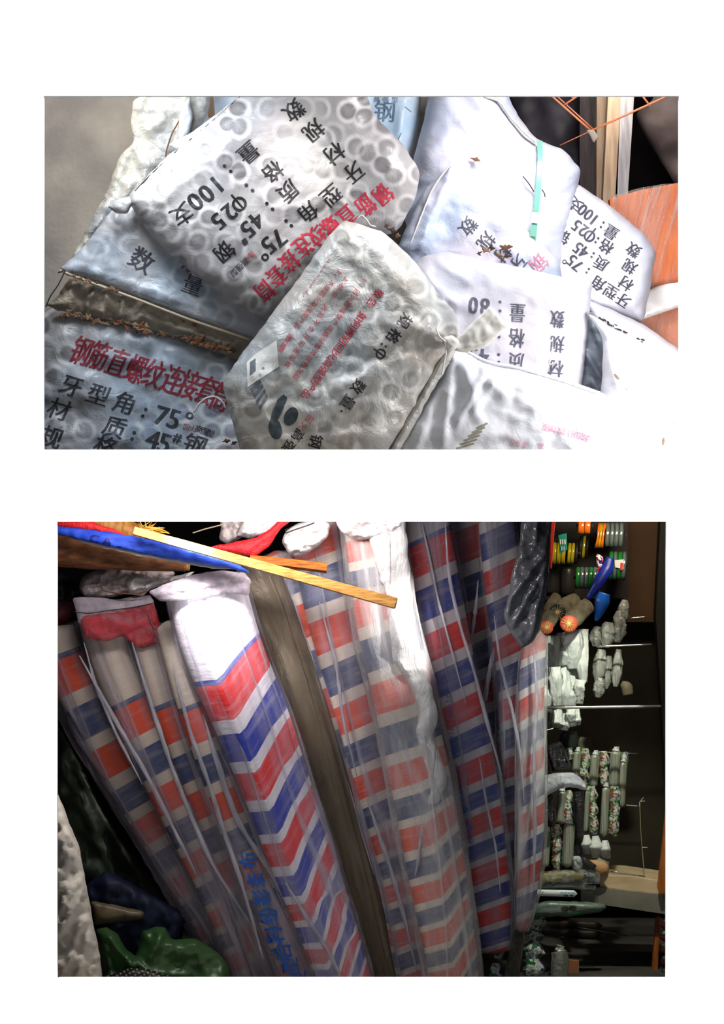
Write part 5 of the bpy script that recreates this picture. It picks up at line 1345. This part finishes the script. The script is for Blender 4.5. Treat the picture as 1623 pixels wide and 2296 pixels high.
# cling film rolls
CF = flat('film_roll_grey', (176, 178, 158), 0.25, 0.1, .7, rgb2=(130, 132, 116), vscale=30, stretch=(10, 10, .2))
GRN = flat('green_edge', (26, 120, 54), .4)
CR = [(1291, 1683, 1752, 9, .66, 'upper left cling film roll beneath the milky film'), (1331, 1690, 1766, 10, .68, 'cling film roll second in the upper row'), (1377, 1682, 1766, 12, .66, 'tallest cling film roll with gathered top in the upper row'), (1394, 1706, 1812, 9, .70, 'rightmost cling film roll, darker'),
      (1355, 1762, 1876, 9, .60, 'long cling film roll in the centre with ringed end'), (1257, 1772, 1850, 10, .60, 'cream cling film roll leaning by the black pouch'), (1273, 1845, 1946, 13, .56, 'thickest cling film roll at the bottom front'), (1224, 1862, 1945, 8, .56, 'slim silvery roll at bottom left of shelves'),
      (1314, 1770, 1868, 6, .62, 'pale thin roll right of the black tube')]
for x, a, b, r, d, lab in CR:
    t = thing('film_roll', lab, 'film roll', P(x, b, d), 'cling film rolls')
    tube('film_body', [(x + 4, a, d, r), (x - 2, b, d, r)], CF, t, n=16, m=22, ratio=1, ends=2)
    tube('green_label_edge', [(x + 4 + r * .8, a + 3, d - .002, 1.8), (x - 2 + r * .8, b - 2, d - .002, 1.8)], GRN, t, n=6, m=8, ratio=1)
    tube('twisted_end', [(x + 4, a + 2, d, r * .8), (x + 5, a - 4, d, r * .4), (x + 5, a - 8, d, r * .5)], WHT, t, n=8, m=12, ratio=1, bumpf=lambda A, T, tt: 1 + .5 * vn(A * 2, T * 3, 5))
PAT = spotted('printed_film', (206, 202, 186), [(150, 146, 130), (206, 202, 186), (32, 120, 56), (228, 224, 210), (60, 110, 160), (150, 50, 50), (110, 160, 60)], 70, .3, .35)
PT = [(1312, 1682, 1722, 11, .70), (1308, 1722, 1768, 11, .68), (1352, 1688, 1720, 12, .70), (1354, 1722, 1760, 11, .70), (1326, 1766, 1800, 11, .66), (1328, 1800, 1834, 11, .66), (1330, 1834, 1868, 11, .66),
      (1376, 1764, 1800, 13, .66), (1377, 1800, 1835, 12, .66), (1374, 1835, 1872, 13, .64), (1274, 1776, 1806, 10, .62), (1272, 1806, 1846, 12, .60), (1246, 1852, 1880, 12, .58), (1248, 1880, 1912, 13, .58), (1248, 1912, 1946, 11, .58), (1400, 1690, 1712, 8, .74), (1276, 1680, 1700, 9, .74)]
for i, (x, a, b, r, d) in enumerate(PT):
    r *= 1.15; a -= 3; b += 3
    col = 'upper' if a < 1762 else ('lower' if x < 1290 else 'middle')
    tag(tube('printed_bundle', [(x, a - 1, d, r * .55), (x + 1, (a + b) / 2, d, r), (x, b + 1, d, r * .55)], PAT, n=22, m=26, ratio=.9,
             bumpf=lambda A, T, tt, i=i: 1 + .25 * vn(A * 3, T * 3, i * 5) + .3 * rdg(A * 3, T * 3, i, 3)), 'crumpled printed film bundle, %s' % ['top of upper left column', 'bottom of upper left column', 'top of upper middle column', 'bottom of upper middle column', 'top of the column left of the long centre roll', 'middle of the column left of the long centre roll', 'bottom of the column left of the long centre roll', 'top of the column right of the long centre roll', 'middle of the column right of the long centre roll', 'round bottom of the column right of the long centre roll', 'above the thickest cling film roll, upper', 'above the thickest cling film roll, lower', 'top of bottom left column', 'middle of bottom left column', 'bottom of bottom left column', 'at the far upper right', 'small one by the tilted black pack'][i], 'film bundle', 'printed film bundles, %s cluster' % col)
tag(tube('black_tube', [(1296, 1774, .59, 12), (1298, 1810, .58, 12), (1298, 1878, .58, 10)], BLK, n=30, m=22, bumpf=lambda A, T, tt: 1 + .2 * vn(A * 2, T * 5, 3)), 'black wrapped tube standing among the cling film rolls', 'tube')
tag(tube('black_tube', [(1296, 1882, .60, 10), (1294, 1905, .59, 12), (1290, 1924, .58, 8)], BLK, n=20, m=22, bumpf=lambda A, T, tt: 1 + .3 * vn(A * 2, T * 5, 8)), 'small black crumpled bag beside the tissue bundle', 'bag')
for i, (x, a, b, r) in enumerate(((1316, 1872, 1915, 12), (1337, 1874, 1925, 13), (1357, 1884, 1925, 12))):
    tag(tube('tissue_bundle', [(x - 2, a, .60, r * .5), (x, (a + b) / 2, .58, r), (x, b, .60, r * .8)], WHT, n=24, m=24, bumpf=lambda A, T, tt, i=i: 1 + .6 * vn(A * 2.4, T * 2, i * 3)), 'bright white tissue bundle under the printed film, %s' % ['left one', 'middle one', 'right one'][i], 'bundle', 'white tissue bundles')
cb = thing('tan_bag', 'tan capped plastic bag standing on the shelf board corner', 'bag', P(1345, 1966, .60))
tube('bag_body', [(1346, 1912, .61, 18), (1346, 1935, .60, 20), (1345, 1962, .60, 18)], flat('clear_grey_bag', (150, 148, 132), .3), cb, n=16, m=22)
pillow('bag_cap', [(1318, 1928), (1352, 1930), (1366, 1942), (1366, 1958), (1350, 1966), (1334, 1960)], .565, flat('peach_cap', (206, 160, 112), .4), cb, T=.012, edge=10, step=4)
tag(tube('black_nozzle', [(1302, 1922, .55, 6), (1320, 1938, .54, 8), (1334, 1946, .54, 7)], BLK, n=14, m=14), 'black nozzle lying in front of the tan bag', 'nozzle')
tag(pillow('clear_bag', [(1282, 1922), (1300, 1918), (1308, 1938), (1304, 1956), (1284, 1952)], .55, film('clear_bag_film', (230, 236, 232), .3, .9, 0, .15, 30, 30), T=.014, edge=8, step=3, noise=(8, .006)), 'clear crinkled bag beside the thickest cling film roll', 'bag')

# long flat packs
yp = thing('yellow_pack', 'long yellow pack in clear film below the cling film rolls', 'pack', P(1280, 1985, .54))
tube('yellow_filling', [(1190, 1972, .56, 10), (1250, 1966, .55, 12), (1310, 1962, .55, 9)], flat('yellow_bag', (206, 178, 50), .3, rgb2=(160, 130, 40), vscale=20, stretch=(1, 5, 8)), yp, n=30, m=20, ends=6)
tube('film_wrap', [(1190, 1973, .56, 15), (1250, 1968, .55, 17), (1310, 1966, .55, 16), (1345, 1968, .55, 13)], film('pack_film', (214, 224, 214), .1, .6, 0, .1, 60, 60), yp, n=50, m=30, bumpf=lambda A, T, tt: 1 + .3 * vn(A * 3, T * 8, 4), cap=False)
tag(tube('silver_pack', [(1190, 1992, .57, 8), (1270, 1986, .57, 8), (1336, 1992, .57, 6)], flat('silver_foil', (150, 154, 146), .2, .5, bs=.9, bscale=60), n=40, m=18, bumpf=lambda A, T, tt: 1 + .4 * vn(A * 2, T * 9, 2)), 'thin silvery film pack between yellow and white packs', 'pack')
wp = thing('white_roll_pack', 'white printed roll with small blue characters', 'roll', P(1250, 2010, .54))
wb = tube('roll_wrap', [(1190, 2001, .55, 7.5), (1294, 2004, .55, 7.5)], flat('printed_white', (232, 236, 234), .3), wp, n=16, m=20, ratio=1, ends=2)
k = Decal(wb, .001); k.line('保鲜膜保鲜袋', (1258, 2002), (1286, 2002), 5, 0); k.line('保鲜', (1210, 2000), (1216, 2000), 5, 0); k.done('blue_printing', flat('sky_blue_print', (40, 120, 190)), wp)
k = Decal(wb, .001); k.poly([(1264, 2006), (1274, 2006), (1274, 2010), (1264, 2010)], 3); k.poly([(1277, 2006), (1285, 2006), (1285, 2010), (1277, 2010)], 3); k.poly([(1208, 2006), (1214, 2006), (1214, 2010), (1208, 2010)], 3); k.done('green_printing', GRN, wp)
gp = thing('flat_green_pack', 'long grey pack with green edge and two dark ovals', 'pack', P(1280, 2058, .54))
gb = pillow('pack_body', [(1190, 2028), (1230, 2020), (1320, 2022), (1350, 2026), (1361, 2035), (1350, 2044), (1290, 2054), (1220, 2058), (1190, 2050)], .55, flat('grey_green_pack', (120, 136, 122), .25, rgb2=(90, 104, 94), vscale=20, stretch=(1, 5, 8)), gp, T=.02, edge=12, step=4, noise=(20, .003))
tube('green_edge', [(1222, 2052, .545, 2), (1290, 2048, .53, 2), (1358, 2036, .54, 2)], GRN, gp, n=20, m=8)
k = Decal(gb, .001); k.ellipse((1266, 2038), 9, 6); k.ellipse((1284, 2037), 9, 6); k.line('保鲜膜超值装', (1225, 2047), (1248, 2046), 4, -2); k.line('超值家庭装', (1313, 2039), (1335, 2037), 4, -3); k.done('dark_printing', flat('dark_olive', (46, 54, 32)), gp)

# bottom items beneath the rolls and shelves
PB = spotted('blue_green_film', (210, 212, 206), [(120, 122, 118), (210, 212, 206), (26, 80, 170), (230, 232, 228), (40, 130, 64)], 45, .25, .35)
for i, (x, a, b, r, d) in enumerate(((1203, 2042, 2088, 21, .60), (1198, 2086, 2112, 22, .59), (1197, 2110, 2152, 24, .58), (1196, 2150, 2200, 26, .57), (1205, 2195, 2240, 24, .58), (1118, 2110, 2150, 14, .58), (1112, 2160, 2230, 20, .56))):
    tag(tube('printed_bundle', [(x, a, d, r * .4), (x, (a + b) / 2, d, r), (x - 2, b, d, r * .55)], PB, n=26, m=30, bumpf=lambda A, T, tt, i=i: 1 + .25 * vn(A * 3, T * 3, i * 5 + 60) + .3 * rdg(A * 3, T * 3, i, 3)),
        'crinkled white bundle with blue and green print, %s' % ['topmost under the outermost roll', 'second under the outermost roll', 'middle one right of the grey tube', 'fourth down right of the grey tube', 'lowest right of the grey tube', 'upper one left of the grey tube', 'lower one left of the grey tube'][i], 'film bundle', 'blue and green bundles ' + ('below outermost roll' if x > 1150 else 'left of grey tube'))
tag(tube('grey_tube', [(1166, 2080, .55, 12), (1160, 2120, .54, 15), (1148, 2180, .53, 17), (1140, 2260, .53, 18)], flat('grey_film_tube', (124, 122, 108), .22, .1, .7, rgb2=(84, 82, 72), vscale=30, stretch=(10, 10, .5), bs=.6), n=40, m=24), 'tall grey film tube at the foot of the shaded rolls', 'tube')
fb = thing('foil_roll', 'foil roll with blue lettered label at the bottom right', 'roll', P(1250, 2250, .54))
fw = tube('foil_body', [(1252, 2132, .55, 17), (1256, 2150, .55, 20), (1250, 2250, .55, 20)], flat('crinkled_foil', (180, 182, 172), .2, .6, .6, bs=1.0, bscale=90), fb, n=40, m=26)
k = Decal(fw, .001); k.poly([(1236, 2134), (1243, 2132), (1238, 2165), (1232, 2200), (1226, 2200), (1231, 2160)], 4); k.done('blue_label', flat('label_blue', (30, 96, 190), .4), fb)
k = Decal(fw, .0016); k.line('双面铝箔保鲜纸', (1239, 2136), (1234, 2162), 6, 96); k.done('label_lettering', CL['w'], fb)
tube('twisted_end', [(1253, 2134, .55, 12), (1256, 2126, .55, 8), (1258, 2120, .55, 9)], PAT, fb, n=8, m=14)
tag(prism('cardboard_sheet', [(1266, 2151), (1298, 2154), (1298, 2290), (1264, 2290)], .58, .60, flat('cardboard', (168, 110, 76), .8)), 'brown cardboard sheet behind the foil roll', 'cardboard')
tag(tube('plastic_loop', [(1251, 2104, .62, 2), (1257, 2112, .62, 2.5), (1262, 2130, .62, 3), (1262, 2142, .62, 2)], GRYB, n=14, m=10), 'thin grey plastic loop above the foil roll', 'handle loop')
for i, y in enumerate((2068, 2096, 2124, 2152, 2180)):
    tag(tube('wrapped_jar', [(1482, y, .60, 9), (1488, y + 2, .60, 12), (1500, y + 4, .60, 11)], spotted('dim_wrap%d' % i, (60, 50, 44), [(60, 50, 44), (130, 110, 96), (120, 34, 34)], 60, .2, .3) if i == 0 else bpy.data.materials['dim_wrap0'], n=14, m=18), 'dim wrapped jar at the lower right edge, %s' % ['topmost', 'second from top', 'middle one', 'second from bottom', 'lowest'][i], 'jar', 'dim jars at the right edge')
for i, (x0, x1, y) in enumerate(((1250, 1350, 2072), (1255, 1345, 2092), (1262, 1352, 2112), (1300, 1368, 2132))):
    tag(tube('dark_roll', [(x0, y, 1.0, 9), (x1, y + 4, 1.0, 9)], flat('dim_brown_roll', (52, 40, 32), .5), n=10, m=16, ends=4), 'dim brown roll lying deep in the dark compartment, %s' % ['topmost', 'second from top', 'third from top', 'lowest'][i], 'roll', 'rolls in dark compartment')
